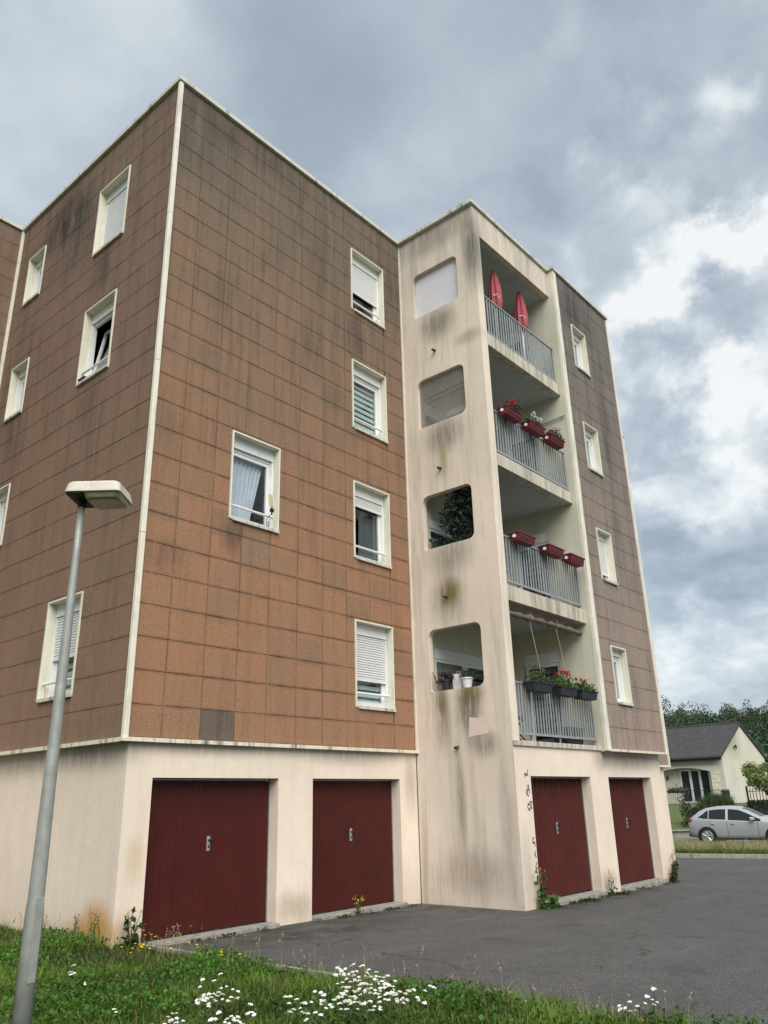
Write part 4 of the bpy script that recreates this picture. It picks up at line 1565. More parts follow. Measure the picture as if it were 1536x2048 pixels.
# awning rolled up under the second balcony, with its two cords
aw = thing('rolled_awning', 'brown cloth awning rolled up under the ceiling of the first floor balcony', 'awning', (A + .25, -1.93, 4.79))
La = WX0 - A - .32
m = MB()
rings = []
for k in range(25):
    f = k / 24
    r = .062 + .012 * math.sin(k * 1.9) - (.03 if k in (13,) else 0) + (.012 if k in (7, 8, 20) else 0)
    rings.append([(La * f, r * math.cos(2 * PI * j / 12), r * .9 * math.sin(2 * PI * j / 12) + .02 * math.sin(f * 3) - .01) for j in range(12)])
m.loft(rings); m.build('cloth_roll', m_terra, aw, smooth=True)
m = MB(); m.box(0, .08, .05, La, .11, .12); m.build('batten', m_wood, aw)
for xa, xb in ((.86, 1.08), (1.86, 2.06)):
    m = MB()
    m.tube([(xa - .03, -.07, .10), (xa, -.1, -.02), (xa + .02, 0, -.09)], .006, 6)
    m.tube([(xa, -.03, -.09), (xa + .08, -.04, -.4), (xb, -.05, -1.02)], .0055, 6)
    m.build('cord', m_rope, aw)

# drying rod on the yellow wall, third floor
m = MB(); m.tube([(WX0 - .04, -1.42, 9.73), (WX0 - .04, -2.16, 9.77)], .016, 8); m.tube([(WX0 - .04, -1.6, 9.74), (WX0 + .01, -1.6, 9.74)], .012, 6); m.tube([(WX0 - .04, -2.05, 9.765), (WX0 + .01, -2.05, 9.765)], .012, 6)
tag(m.build('drying_rod', m_galv), 'thin pale rod fixed along the yellow side wall of the third floor balcony', 'rod')

# closed-in openings of the tower
t = thing('roller_screen', 'plain white screen filling the top rounded opening of the tower', 'screen', (A + .10, 0, 0))
m = MB(); L = opening_loop(*OPN[0], grow=-.004)
m.loft([[(0, -u, z) for u, z in L], [(.012, -u, z) for u, z in L]]); m.build('cloth', m_white, t)
m = MB(); m.box(-.02, -1.54, 11.60, -.002, -.43, 11.63); m.build('bottom_bar', m_galv, t)
t = thing('plastic_sheet', 'hazy clear plastic sheet closing the second rounded opening from the top', 'sheet', (A + .075, 0, 0))
L = opening_loop(*OPN[1], grow=-.004)
m = MB(); m.loft([[(0, -u, z) for u, z in L], [(.004, -u, z) for u, z in L]]); m.build('sheet', glass_mat('hazy plastic', (.88, .88, .87), .35, .26, (.42, .40, .39)), t)
m = MB()
for z in (9.45, 9.56):
    m.tube([(-.006, -.5, z), (-.006, -1.5, z + .05)], .004, 5)
m.build('fold', m_galv, t)
t = thing('white_box', 'white box seen through the hazy plastic sheet of the tower', 'box', (A + .27, -1.22, 9.02))
m = MB(); m.box(-.10, -.22, 0, .10, .24, .15); m.build('carton', m_pvc, t, bevel=.01)
m = MB(); m.box(-.122, -.06, .161, .122, .02, .164); m.build('tape', m_curt, t)
t = thing('red_cushion', 'dark red cushions on the balcony behind the hazy plastic sheet', 'cushion', (A + .36, -1.02, 8.62))
m = MB(); m.box(-.16, -.52, 0, .16, .5, .26); m.box(.17, -.5, .12, .26, .48, .62); m.build('pad', plain('red cushion cloth', (.30, .06, .06), .9), t, bevel=.06)
m = MB(); m.box(-.17, -.5, -.7, .17, .5, -.01); m.build('bench', m_wood, t)

# dark leafy screen in the opening of the second floor
t = thing('leafy_bush', 'dense dark green bush pressed into the rounded opening of the second floor', 'plant', (A + .5, -1.0, 5.30))
n = 9000
C = np.stack([RNG.uniform(-.36, .26, n), RNG.uniform(-.78, .66, n), RNG.uniform(.2, 2.2, n)], 1)
keep = (C[:, 1] < .26 + .16 * np.sin(C[:, 2] * 5) + .45 * (C[:, 2] < 1.22)) & (RNG.uniform(0, 1, n) < .85)
leaf_obj('foliage', C[keep], .036, tri_t(keep.sum(), (.030, .050, .040), .55), m_leaf, t, elong=3.2)
m = MB(); m.lathe([(.16, 0), (.22, .34), (.2, .34)], n=14); m.build('pot', m_anth, t)
m = MB()
for k in range(7):
    a = k * .9
    m.tube([(0, 0, .25), (.06 * math.cos(a), .22 * math.sin(a), 1.0), (.1 * math.cos(a), .38 * math.sin(a), 2.0)], [.014, .011, .004], 5)
m.build('stem', m_bark, t)


def pot(x, y, z, r, h, mat_, name, label, cat='potted plant'):
    t = thing(name, label, cat, (x, y, z), 0, 'pots on the sill of the first floor opening')
    m = MB(); m.lathe([(r * .72, 0), (r * .97, h * .86), (r * 1.1, h * .87), (r * 1.1, h), (r * .9, h), (r * .88, h * .9)], n=18); m.build('pot', mat_, t, smooth=False)
    m = MB(); m.lathe([(.001, h * .88), (r * .9, h * .89), (.001, h * .91)], n=12); m.build('soil', m_soil, t)
    return t


ZS = 3.482
t = pot(A + .075, -.70, ZS, .095, .19, m_anth, 'drooping_plant', 'wilting dark plant in a black pot on the first floor opening sill')
C = []
for k in range(26):
    a = RNG.uniform(0, 2 * PI); rr_ = RNG.uniform(.06, .2)
    for f in np.linspace(.1, 1, 9):
        C.append([.8 * rr_ * f * math.cos(a) * .6, rr_ * f * math.sin(a) * 1.15, .19 + .16 * math.sin(f * 2.6) * (1 - .3 * f) - .07 * f * f])
C = np.array(C) + RNG.normal(0, .008, (len(C), 3))
leaf_obj('foliage', C, .042, tri_t(len(C), (.055, .045, .040), .4), m_leaf, t, elong=2.2)
t = pot(A + .075, -1.17, ZS, .105, .18, m_pvc, 'herb_pot', 'bushy green herb in a white pot on the first floor opening sill')
n = 700
v = RNG.normal(size=(n, 3)); v /= np.linalg.norm(v, axis=1)[:, None]
C = v * np.array([.14, .17, .12]) * RNG.uniform(.35, 1, (n, 1)) + np.array([0, 0, .24])
leaf_obj('foliage', C[C[:, 2] > .15], .02, tri_t((C[:, 2] > .15).sum(), (.055, .085, .035), .4), m_leaf, t)
t = thing('paper_bag', 'pale lilac bag standing between the two pots on the sill', 'bag', (A + .10, -.96, ZS))
m = MB(); m.loft([[(-.04, -.09, 0), (.04, -.09, 0), (.04, .09, 0), (-.04, .09, 0)], [(-.045, -.1, .15), (.045, -.1, .15), (.045, .1, .15), (-.045, .1, .15)], [(-.02, -.095, .27), (.02, -.1, .28), (.02, .1, .27), (-.02, .095, .28)]])
m.build('body', m_white, t)
m = MB(); m.tube([(0, -.04, .27), (0, -.03, .32), (0, .03, .32), (0, .04, .27)], .005, 6); m.build('handle', m_rope, t)
for k, (dy, ln, lab) in enumerate(((0, .36, 'taller wooden stake leaning at the left edge of the first floor opening'), (-.045, .3, 'shorter wooden stake leaning beside the black pot'))):
    m = MB(); m.tube([(A + .06, -.52 + dy, ZS), (A + .03, -.435 + dy, ZS + ln)], .012, 6)
    tag(m.build('wooden_stake', m_wood), lab, 'stake', 'stakes in the first floor opening')

# dark tub on the first balcony floor and a stool behind the bars
t = thing('storage_tub', 'low black tub on the first floor balcony behind the railing bars', 'tub', (8.55, -1.78, 2.52))
m = MB(); m.loft([rrect(-.30, .30, -.16, .16, 0, .05), rrect(-.34, .34, -.19, .19, .30, .05)]); m.build('body', m_anth, t)
m = MB(); m.loft([rrect(-.36, .36, -.21, .21, .301, .05), rrect(-.36, .36, -.21, .21, .33, .05)]); m.build('lid', m_black, t)
t = thing('garden_chair', 'dark folding chair on the first floor balcony behind the railing bars', 'chair', (6.85, -1.55, 2.52), .3)
m = MB(); m.box(-.22, -.22, .42, .22, .22, .45); m.build('seat', m_anth, t)
m = MB(); m.box(-.22, .2, .5, .22, .225, .86); m.build('backrest', m_anth, t)
for sx in (-.2, .2):
    m = MB(); m.tube([(sx, -.26, 0), (sx, .21, .5), (sx, .235, .88)], .014, 6); m.build('leg', m_black, t)
    m = MB(); m.tube([(sx, .24, 0), (sx, -.2, .43)], .014, 6); m.build('leg', m_black, t)

# small yellow aerial at the lilac curtained window, plants inside other windows
t = thing('window_aerial', 'small pale yellow flat aerial clipped to the rail of the lilac curtained window', 'aerial', (2.33, -.075, 6.12))
m = MB(); m.box(-.055, -.012, .12, .05, .012, .32); m.build('panel', plain('yellowed plastic', (.62, .60, .33), .5), t, rot=(0, math.radians(-12), .4))
m = MB(); m.tube([(0, 0, -.02), (0, 0, .13)], .012, 8); m.box(-.03, -.02, .03, .03, .02, .09); m.build('mount', m_black, t)
m = MB(); m.tube([(0, 0, .0), (-.08, .03, -.1), (-.05, .06, -.25), (.02, .10, -.22), (.04, .12, -.1)], .006, 6); m.build('cable', m_anth, t)
t = thing('indoor_flowers', 'pale flowers in a vase behind the second floor window glass', 'flowers', (4.62, .40, 5.90))
n = 130; v = RNG.normal(0, 1, (n, 3)) * np.array([.09, .05, .08]) + np.array([0, 0, .33])
leaf_obj('bloom', v, .045, tri_t(n, (.5, .52, .5), .3), m_petal, t, elong=1.2)
m = MB(); m.lathe([(.05, 0), (.07, .12), (.04, .2)], n=12); m.build('vase', m_pvc, t)
t = thing('toy_boat', 'small dark ornament on the sill of the second window on the far left face', 'ornament', (-.02, 2.28, 8.565), -PI / 2)
m = MB(); m.loft([[(-.08, -.02, 0), (.08, -.02, 0), (.08, .02, 0), (-.08, .02, 0)], [(-.11, -.035, .05), (.11, -.035, .05), (.11, .035, .05), (-.11, .035, .05)]]); m.build('hull', m_rust, t)
m = MB(); m.tube([(0, 0, .05), (0, 0, .16)], .006, 6); m.build('mast', m_rust, t)

# ------------------------------------------------------------------ weeds along the walls
def weed(name, loc, h, label, green=(.04, .07, .02), nst=5, leafn=60, leaf=.05, flower=None, spread=.35, cat='weed', low=.5):
    t = thing(name, label, cat, loc)
    m = MB()
    C, T, FC = [], [], []
    for k in range(nst):
        a = RNG.uniform(0, 2 * PI); ln = h * RNG.uniform(.6, 1.0) if k else h
        p0 = np.array([0, 0, -.02]); p2 = np.array([math.cos(a) * spread * ln * .6, math.sin(a) * spread * ln * .35 - .02, ln])
        p1 = (p0 + p2) / 2 + np.array([RNG.normal(0, .03), RNG.normal(0, .02), .03])
        m.tube([p0, p1, p2], [.006, .005, .002], 5)
        for f in RNG.uniform(0, 1, leafn // nst) ** (1 / low if low < 1 else 1):
            q = (p0 * (1 - f) ** 2 + 2 * p1 * f * (1 - f) + p2 * f * f)
            C.append(q + RNG.normal(0, .018 + .04 * (1 - f), 3) * np.array([1, .6, .6]))
        FC.append(p2)
    m.build('stem', m_stem, t)
    C = np.array(C); C[:, 2] = np.maximum(C[:, 2], .015)
    leaf_obj('foliage', C, leaf, tri_t(len(C), green, .4), m_leaf, t)
    if flower:
        F = np.concatenate([np.array(p) + RNG.normal(0, .018, (6, 3)) for p in FC])
        leaf_obj('flower_head', F, .022, tri_t(len(F), flower, .2), m_petal, t, elong=1.1)
    return t


weed('thistle', (.27, -.10, .03), .40, 'dark branching weed beside the first garage door', (.030, .048, .018), 6, 80, .055, (.5, .42, .04), .45)
weed('ragwort', (4.28, -.13, -.055), .24, 'small yellow flowered weed at the foot of the second garage door', (.06, .07, .02), 6, 40, .03, (.6, .45, .03), .7)
weed('tall_weed', (6.42, -B - .10, -.075), .60, 'tall thin weed at the front corner of the tower beside the third garage door', (.05, .085, .025), 7, 150, .05, (.35, .2, .12), .3, low=.35)
weed('broad_weed', (6.62, -B - .16, -.08), .20, 'low broad leaved weed on the threshold of the third garage door', (.06, .11, .025), 6, 90, .075, None, .9)
weed('thin_weed', (8.86, -B - .10, -.10), .42, 'thin weed at the pier between the third and fourth garage doors', (.055, .08, .03), 5, 60, .04, (.3, .26, .1), .3, low=.3)
weed('dense_weed', (11.72, -B - .10, -.12), .40, 'dense dark weed at the far end of the base wall', (.035, .06, .02), 9, 260, .05, (.35, .3, .15), .6, low=.6)
weed('reed_weed', (11.95, -B - .06, -.12), .60, 'tall dry stalked weed at the far end corner of the block', (.06, .075, .03), 5, 60, .03, (.35, .3, .18), .25, low=.4)
for k, (x, y, h) in enumerate(((.04, .30, .40), (.03, .42, .46), (-.02, .75, .38), (.02, .82, .34), (-.05, 1.45, .3))):
    weed('dry_weed', (x, y, .02), h, ['dry brown stalk against the rust stained corner wall, nearest the corner', 'dry brown stalk against the rust stained corner wall, tallest one',
         'leaning dry stalk at the end of the rust stain', 'short dry stalk at the end of the rust stain', 'lone dry stalk against the wall behind the lamp post'][k], (.14, .085, .045), 3, 26, .022, None, .18)

# moss creeping along the thresholds
n = 5200
xs = np.concatenate([RNG.uniform(6.6, 9.5, 3200), RNG.uniform(A - .45, A + .1, 500), RNG.uniform(3.3, 5.9, 700), RNG.uniform(.8, 2.6, 300), RNG.uniform(9.4, 12, 500)])
ys_ = np.concatenate([-B - np.abs(RNG.normal(.14, .10, 3200)), RNG.uniform(-2.1, -.1, 500), -np.abs(RNG.normal(.14, .05, 700)), -np.abs(RNG.normal(.15, .04, 300)), -B - np.abs(RNG.normal(.12, .05, 500))])
cl = np.sin(xs * 5.1) + np.sin(xs * 11.3 + 1) + RNG.normal(0, .5, len(xs))
k_ = (cl > .35) & ~((xs < A) & (xs > A - .5) & (ys_ < -.3) & (xs < A - .12 - .1 * RNG.uniform(0, 1, len(xs))))
xs, ys_ = xs[k_], ys_[k_]
zs = np.array([gz(a, b) for a, b in zip(xs, ys_)]) + RNG.uniform(.004, .035, len(xs))
V, q, T = leaves(np.stack([xs, ys_, zs], 1), .022, tri_t(len(xs), (.035, .048, .012), .5), flat=.6)
stuff(tag(link('moss', np_mesh('moss', V, [q], m_leaf, T)), 'dark moss and low weeds creeping along the garage thresholds', 'moss'))

# ------------------------------------------------------------------ verge grass
def in_view(x, y, margin=1.25):
    d = np.stack([x - CAM_POS.x, y - CAM_POS.y, np.full_like(x, .1 - CAM_POS.z)], 1)
    z = d @ Fv
    u = F_PX * (d @ Rv) / np.maximum(z, .1); v = -F_PX * (d @ Uv) / np.maximum(z, .1)
    return (z > .5) & (np.abs(u) < 768 * margin) & (v < 1024 * 1.35)


vz = np.vectorize(verge_z)
ex = np.vectorize(edge_x)


def verge_pts(n, x0=-9, x1=1.4, y0=-9.5, y1=5.8):
    x = RNG.uniform(x0, x1, n); y = RNG.uniform(y0, y1, n)
    ragged = .05 + .07 * np.sin(y * 5.3) * np.sin(y * 2.1 + 1) + .05 * np.sin(y * 13.0)
    ok = np.where(y > .05, x < BX - .01, x < ex(np.minimum(y, 0)) - .09 + np.where(y < -.8, ragged, -.02)) & in_view(x, y, 1.7)
    return x[ok], y[ok]


x, y = verge_pts(420000)
pat = np.sin(x * 2.1 + 1.3 * np.sin(y * 1.7)) + np.sin(y * 3.1 + x * 1.3) + .6 * np.sin(x * 6 + y * 5)
n = len(x)
P = np.stack([x, y, vz(x, y) - .02], 1)
Hh = RNG.gamma(5, .017, n) * (1 + .22 * pat) + .02
dry = RNG.uniform(0, 1, n) < .10 + .05 * (pat > .6)
T = np.where(dry[:, None], tri_t(n, (.20, .17, .075), .35), tri_t(n, (.085, .150, .018), .5) * (1 + .30 * np.clip(pat, -1.5, 1.5))[:, None])
V, q, t3, TT = blades(P, np.clip(Hh * .82, .03, .22), RNG.uniform(.005, .012, n), RNG.uniform(.25, 1.15, n), T)
me = np_mesh('grass', V, [q, t3], m_grass, TT)
stuff(tag(link('grass', me), 'uncut green grass of the verge in front of the block', 'grass'))
# clover leaves low in the sward
x, y = verge_pts(150000, y1=2.5)
pat = np.sin(x * 3.3 + 2 * np.sin(y * 1.9)) + np.sin(y * 2.3 - x)
k_ = pat + RNG.normal(0, .5, len(x)) > .35
x, y = x[k_], y[k_]
V, q, T = leaves(np.stack([x, y, vz(x, y) + RNG.uniform(.03, .12, len(x))], 1), .030, tri_t(len(x), (.060, .150, .020), .4), flat=.2, elong=1.15)
stuff(tag(link('clover', np_mesh('clover', V, [q], m_grass, T)), 'clover leaves growing low among the verge grass', 'clover'))
# dry seed stalks along the edge of the asphalt
yy = np.concatenate([RNG.uniform(-7, -.3, 130), RNG.uniform(0, 4, 60)])
xx = np.where(yy > 0, BX - .05 - np.abs(RNG.normal(0, .25, len(yy))), ex(np.minimum(yy, 0)) - .12 - np.abs(RNG.normal(0, .35, len(yy))))
hh = RNG.uniform(.15, .40, len(yy))
V1, q1, t1, T1 = blades(np.stack([xx, yy, vz(xx, yy)], 1), hh, np.full(len(yy), .005), RNG.uniform(.05, .45, len(yy)), tri_t(len(yy), (.30, .25, .13), .3))
tips = V1.reshape(-1, 5, 3)[:, 4]
dn = (tips - V1.reshape(-1, 5, 3)[:, 2]); dn /= np.linalg.norm(dn, axis=1)[:, None]
sp = np.concatenate([tips - dn * s_ for s_ in (.0, .015, .03, .045, .06)]) + RNG.normal(0, .004, (len(tips) * 5, 3))
V2, q2, T2 = leaves(sp, .010, tri_t(len(sp), (.33, .28, .16), .25), elong=2.5)
n1 = len(V1)
stuff(tag(link('seed_stalks', np_mesh('seed_stalks', np.concatenate([V1, V2]), [np.concatenate([q1, q2 + n1]), t1], m_grass, np.concatenate([T1, T2]))), 'dry grass stalks with seed heads at the asphalt edge', 'grass'))


# ------------------------------------------------------------------ flowers in the verge
def yarrow_mesh(seed):
    g = np.random.default_rng(seed)
    m = MB()
    h = g.uniform(.20, .30)
    m.tube([(0, 0, 0), (g.normal(0, .01), g.normal(0, .01), h * .5), (0, 0, h * .8)], [.004, .0035, .003], 5, 0)
    for q in range(2 + seed % 3):
        a = 2.2 * q + seed; rad = 0 if q == 0 else g.uniform(.028, .055)
        hx, hy, hz = rad * math.cos(a), rad * math.sin(a), h - g.uniform(0, .045) * (q > 0)
        m.tube([(0, 0, h * .75), (hx * .6, hy * .6, hz - .03), (hx, hy, hz - .01)], [.002, .0018, .0015], 4, 0)
        R_ = g.uniform(.010, .017)
        n = 11
        for k in range(n):
            b_ = 2.4 * k; r = R_ * math.sqrt(k / n)
            c = (hx + r * math.cos(b_), hy + r * math.sin(b_), hz + .006 - r * r * 22 + g.normal(0, .0016))
            m.lathe([(.001, -.003), (.0062, -.001), (.0052, .0028), (.001, .004)], c, 5, 2 if g.uniform() < .12 or (seed == 4 and g.uniform() < .5) else 1)
    for k in range(6):
        z = h * (.15 + .1 * k); a = 2.1 * k
        d = Vector((math.cos(a), math.sin(a), .5))
        s_ = Vector((-math.sin(a), math.cos(a), 0)) * .008
        o = Vector((0, 0, z))
        m.face([o, o + d * .035 + s_, o + d * .07, o + d * .035 - s_], 0)
    return m.mesh('yarrow', [m_stem, m_pet_w, m_pet_f])


m_pet_f = plain('fading petals', (.50, .44, .33), .8, var=.15)
m_pet_w = plain('white petals', (.72, .73, .69), .7, var=.1)
m_pet_y = plain('yellow petals', (.72, .50, .03), .7, var=.1)
ym = [yarrow_mesh(s_) for s_ in range(5)]


def hit(px, py, z):
    d = px_dir(px, py)
    t = (z - CAM_POS.z) / d.z
    return CAM_POS.x + d.x * t, CAM_POS.y + d.y * t


# measured standing points of the flower clumps (x, y, how many, spread)
CL = [(-1.83, -2.57, 3, .06), (-.50, -4.45, 8, .13), (-.26, -4.26, 3, .10), (-.66, -4.70, 6, .15), (-.40, -4.70, 3, .10), (-1.39, -4.81, 7, .20), (-1.20, -5.05, 8, .20), (-1.05, -4.72, 6, .17),
      (-.80, -5.0, 6, .17), (-1.6, -4.55, 5, .16), (-1.99, -4.19, 4, .12), (-1.45, -3.9, 3, .10), (-1.25, -3.72, 4, .12), (-1.62, -4.15, 5, .13), (-.7, -5.25, 6, .12), (-.95, -5.2, 8, .14),
      (-2.2, -3.65, 1, .1), (-1.75, -4.45, 4, .12), (.10, -6.62, 3, .07), (.30, -6.6, 2, .04), (-1.9, -3.9, 2, .1), (-1.0, -4.95, 7, .12)]
for (cx, cy, cnt, spd) in CL:
    for k in range(cnt):
        a = RNG.uniform(0, 2 * PI); r = spd * math.sqrt(RNG.uniform(0, 1))
        px_, py_ = cx + r * math.cos(a), cy + r * math.sin(a)
        if px_ > edge_x(min(py_, 0)) - .12: px_ = edge_x(min(py_, 0)) - .15
        o = link('yarrow', ym[int(RNG.integers(5))], None, (px_, py_, verge_z(px_, py_)), (RNG.normal(0, .20), RNG.normal(0, .20), RNG.uniform(0, 6)))
        sc = RNG.uniform(.8, 1.15); o.scale = (sc, sc, sc)
        tag(o, 'white flat headed yarrow flower standing in the verge grass', 'flower', 'white yarrow flowers in the verge')


def hawk_mesh(seed):
    m = MB(); h = .15 + .03 * seed
    m.tube([(0, 0, 0), (.01, 0, h * .6), (.004, .004, h)], [.003, .0025, .002], 5, 0)
    m.lathe([(.002, -.006), (.015, .002), (.017, .006), (.001, .007)], (.004, .004, h), 8, 1)
    return m.mesh('yellow_flower', [m_stem, m_pet_y])


hm = [hawk_mesh(s_) for s_ in range(3)]
for k in range(26):
    cx, cy = [(.1, -.75), (-.15, -1.0), (.22, -.5), (.3, -1.4), (-.4, -1.2), (-.2, -2.6)][k % 6]
    px_, py_ = cx + RNG.normal(0, .13), cy + RNG.normal(0, .16)
    px_ = min(px_, edge_x(min(py_, 0)) - .14)
    o = link('yellow_flower', hm[k % 3], None, (px_, py_, verge_z(px_, py_)), (RNG.normal(0, .12), RNG.normal(0, .12), 0))
    tag(o, 'small yellow flower in the grass near the first garage door', 'flower', 'small yellow flowers in the verge')

# ------------------------------------------------------------------ far side of the street
def W3(s, r, z):
    x, y = at(s, r)
    return Vector((x, y, z))


YAW = math.atan2(RH.y, RH.x)


def px_sr(px, s):
    """sideways offset of an image column at distance s ahead"""
    return (px - 768) / F_PX * s * .945


# rough grass of the island, with pale seed heads
n = 90000
kk = RNG.integers(0, len(KL) - 15, n)
f = RNG.uniform(0, 1, n); g = RNG.uniform(0.02, 1, n)
KA = np.array([[p.x, p.y] for p in KL])
base = KA[kk] * (1 - f)[:, None] + KA[kk + 1] * f[:, None]
dx, dy = base[:, 0] + .15 - CAM_POS.x, base[:, 1] + .15 - CAM_POS.y
s0, r0 = dx * FH.x + dy * FH.y, dx * RH.x + dy * RH.y
s1 = s0 + (S_ROAD0 - .15 - s0) * g
X, Y = CAM_POS.x + FH.x * s1 + RH.x * r0, CAM_POS.y + FH.y * s1 + RH.y * r0
Z = np.array([gz(a, b) for a, b in zip(X, Y)]) + .09
ok = in_view(X, Y, 1.3)
X, Y, Z, g = X[ok], Y[ok], Z[ok], g[ok]
n = len(X)
tall = (RNG.uniform(0, 1, n) < .16) & (g > .25)
Hh = np.where(tall, RNG.uniform(.2, .42, n), RNG.uniform(.05, .16, n))
T = np.where(tall[:, None], tri_t(n, (.34, .33, .16), .3), tri_t(n, (.11, .17, .04), .4))
V, q, t3, TT = blades(np.stack([X, Y, Z], 1), Hh, np.where(tall, .014, .02), RNG.uniform(.05, .6, n), T)
stuff(tag(link('island_grass', np_mesh('island_grass', V, [q, t3], m_grass, TT)), 'rough grass with pale seed heads on the island behind the kerb', 'grass'))

# --- silver hatchback
def gloss(name, col, rough, metal, spec):
    m, N, b, out = new_mat(name)
    N.put(b.inputs['Base Color'], N.mix(N.rng(N.noise(wpos(N), 1.5, 3), .3, .7), tuple(c * .97 for c in col), col))
    b.inputs['Roughness'].default_value = rough
    b.inputs['Metallic'].default_value = metal
    b.inputs['Specular IOR Level'].default_value = spec
    return m


m_car = gloss('silver car paint', (.46, .48, .50), .34, .4, .5)
m_cglass = gloss('tinted car glass', (.022, .027, .030), .10, 0, .14)
m_tyre = plain('tyre', (.016, .016, .017), .85)
m_rim = plain('alloy rim', (.45, .46, .47), .3, metal=.7)
m_tail = plain('tail light', (.45, .03, .03), .2)
m_head = plain('head light', (.6, .63, .65), .1)
car_s, car_r = sd(29.92, 3.83)
cpos = Vector((29.92, 3.83)); cdir = Vector((31.61 - 29.92, 1.87 - 3.83)).normalized()
cyaw = math.atan2(cdir.y, cdir.x) - math.radians(36)
cc_, cs_ = math.cos(cyaw), math.sin(cyaw)
org = cpos - Vector((cc_ * .82 + cs_ * .80, cs_ * .82 - cc_ * .80))
# left-hand body side would face away; the side seen is local -y
car = thing('parked_car', 'silver five door hatchback parked along the street opposite the block', 'car', (org.x + RH.x * .2, org.y + RH.y * .2, -.425), cyaw)
ip = lambda x, pts: float(np.interp(x, [p[0] for p in pts], [p[1] for p in pts]))
top_ = [(0, .60), (.04, .90), (.12, 1.03), (.30, 1.17), (.55, 1.35), (.80, 1.435), (1.2, 1.495), (1.7, 1.51), (2.1, 1.475), (2.5, 1.36), (2.9, 1.16), (3.2, 1.02), (3.6, .93), (3.95, .83), (4.18, .70), (4.28, .50)]
belt = [(0, .56), (.04, .84), (.15, .95), (.5, .99), (1.5, .94), (2.5, .90), (3.1, .90), (3.6, .84), (3.95, .75), (4.18, .62), (4.28, .46)]
wid = [(0, .58), (.06, .74), (.25, .84), (.8, .895), (1.6, .885), (2.6, .88), (3.4, .89), (3.8, .85), (4.1, .70), (4.28, .46)]
bot = [(0, .36), (.3, .28), (.8, .2), (3.5, .19), (4.0, .22), (4.28, .30)]


def car_sec(x):
    zt, zb, w, z0 = ip(x, top_), ip(x, belt), ip(x, wid), ip(x, bot)
    zb = min(zb, zt - .02)
    wr = max(w - .34 * max(zt - zb - .04, 0) / .5 * 1.0, w * .55)
    half = [(w * .86, z0), (w * .965, z0 + .07), (w * .985, z0 + .20), (w, (z0 + zb) * .54), (w * .985, zb - .03), (w * .97, zb),
            (wr + (w * .97 - wr) * .12, zt - .09), (wr * .90, zt - .03), (wr * .6, zt - .006), (0, zt)]
    return half


xs_ = [0, .02, .06, .12, .2, .3, .42, .55, .68, .8, 1.0, 1.2, 1.45, 1.7, 1.9, 2.1, 2.3, 2.5, 2.7, 2.9, 3.05, 3.2, 3.4, 3.6, 3.8, 3.95, 4.08, 4.18, 4.25, 4.28]
m = MB()
rings = []
for x in xs_:
    h_ = car_sec(x)
    rings.append([(x, -a, b) for a, b in h_] + [(x, a, b) for a, b in h_[-2::-1]])
m.loft(rings, 0)
m.build('body', m_car, car, smooth=True)


def side_pt(x, t, sgn, off=.008):
    h_ = car_sec(x)
    (a0, b0), (a1, b1) = h_[5], h_[6]
    return (x, sgn * (a0 + (a1 - a0) * t + off), b0 + (b1 - b0) * t)


def side_pane(name, xa, xb, shape, sgn):
    m = MB()
    n = 10
    lo, hi = [], []
    for k in range(n + 1):
        x = xa + (xb - xa) * k / n
        t0, t1 = shape(x)
        lo.append(side_pt(x, t0, sgn)); hi.append(side_pt(x, max(t1, t0 + .02), sgn))
    m.loft([lo, hi], closed=False)
    m.build(name, m_cglass, car, smooth=True)


for sgn in (-1, 1):
    side_pane('rear_window', .50, .92, lambda x: (.10 + max(0, .75 - x) * .6, min(.30 + (x - .5) * 1.7, .90)), sgn)
    side_pane('rear_door_window', .955, 1.62, lambda x: (.08, .92), sgn)
    side_pane('front_door_window', 1.72, 2.98, lambda x: (.06, min(.92, .92 - max(0, x - 2.2) * .38)), sgn)
    m = MB()
    for x0, tilt in ((.94, .1), (1.67, .0), (2.86, -.04)):
        pts = []
        for t in np.linspace(0, 1, 8):
            z = .30 + (.95 - .30) * t
            h_ = car_sec(x0)
            zz = [p[1] for p in h_[1:6]]; ww = [p[0] for p in h_[1:6]]
            pts.append((x0 + tilt * 2 * abs(t - .6) * (1 if x0 < 1 else 0), sgn * (float(np.interp(z, zz, ww)) + .001), z))
        m.tube(pts, .006, 4)
    m.build('door_seam', m_black, car)
    for x0 in (1.02, 1.80):
        m = MB(); m.box(x0, sgn * .885, .80, x0 + .17, sgn * .915, .825); m.build('door_handle', m_car, car, bevel=.006)
    m = MB(); m.loft([[(2.62, sgn * .86, .93), (2.62, sgn * 1.04, .93), (2.62, sgn * 1.05, 1.07), (2.62, sgn * .88, 1.05)], [(2.78, sgn * .87, .94), (2.78, sgn * 1.0, .95), (2.78, sgn * 1.0, 1.05), (2.78, sgn * .88, 1.04)]])
    m.build('mirror', m_car, car, bevel=.02)
    m = MB(); m.loft([[(.055, sgn * .60, .90), (.075, sgn * .76, .88), (.075, sgn * .76, 1.0), (.10, sgn * .60, 1.0)], [(.24, sgn * .845, .93), (.25, sgn * .85, .93), (.26, sgn * .85, .99), (.25, sgn * .845, 1.0)]])
    m.build('tail_light', m_tail, car)
    m = MB(); m.loft([[(3.75, sgn * .84, .74), (3.76, sgn * .86, .75), (3.74, sgn * .85, .86), (3.72, sgn * .83, .86)], [(4.15, sgn * .60, .62), (4.17, sgn * .64, .62), (4.14, sgn * .60, .74), (4.1, sgn * .55, .74)]])
    m.build('headlight', m_head, car)
    m = MB(); m.box(.62, sgn * .86, .19, 3.45, sgn * .895, .27); m.build('side_skirt', m_black, car, bevel=.01)
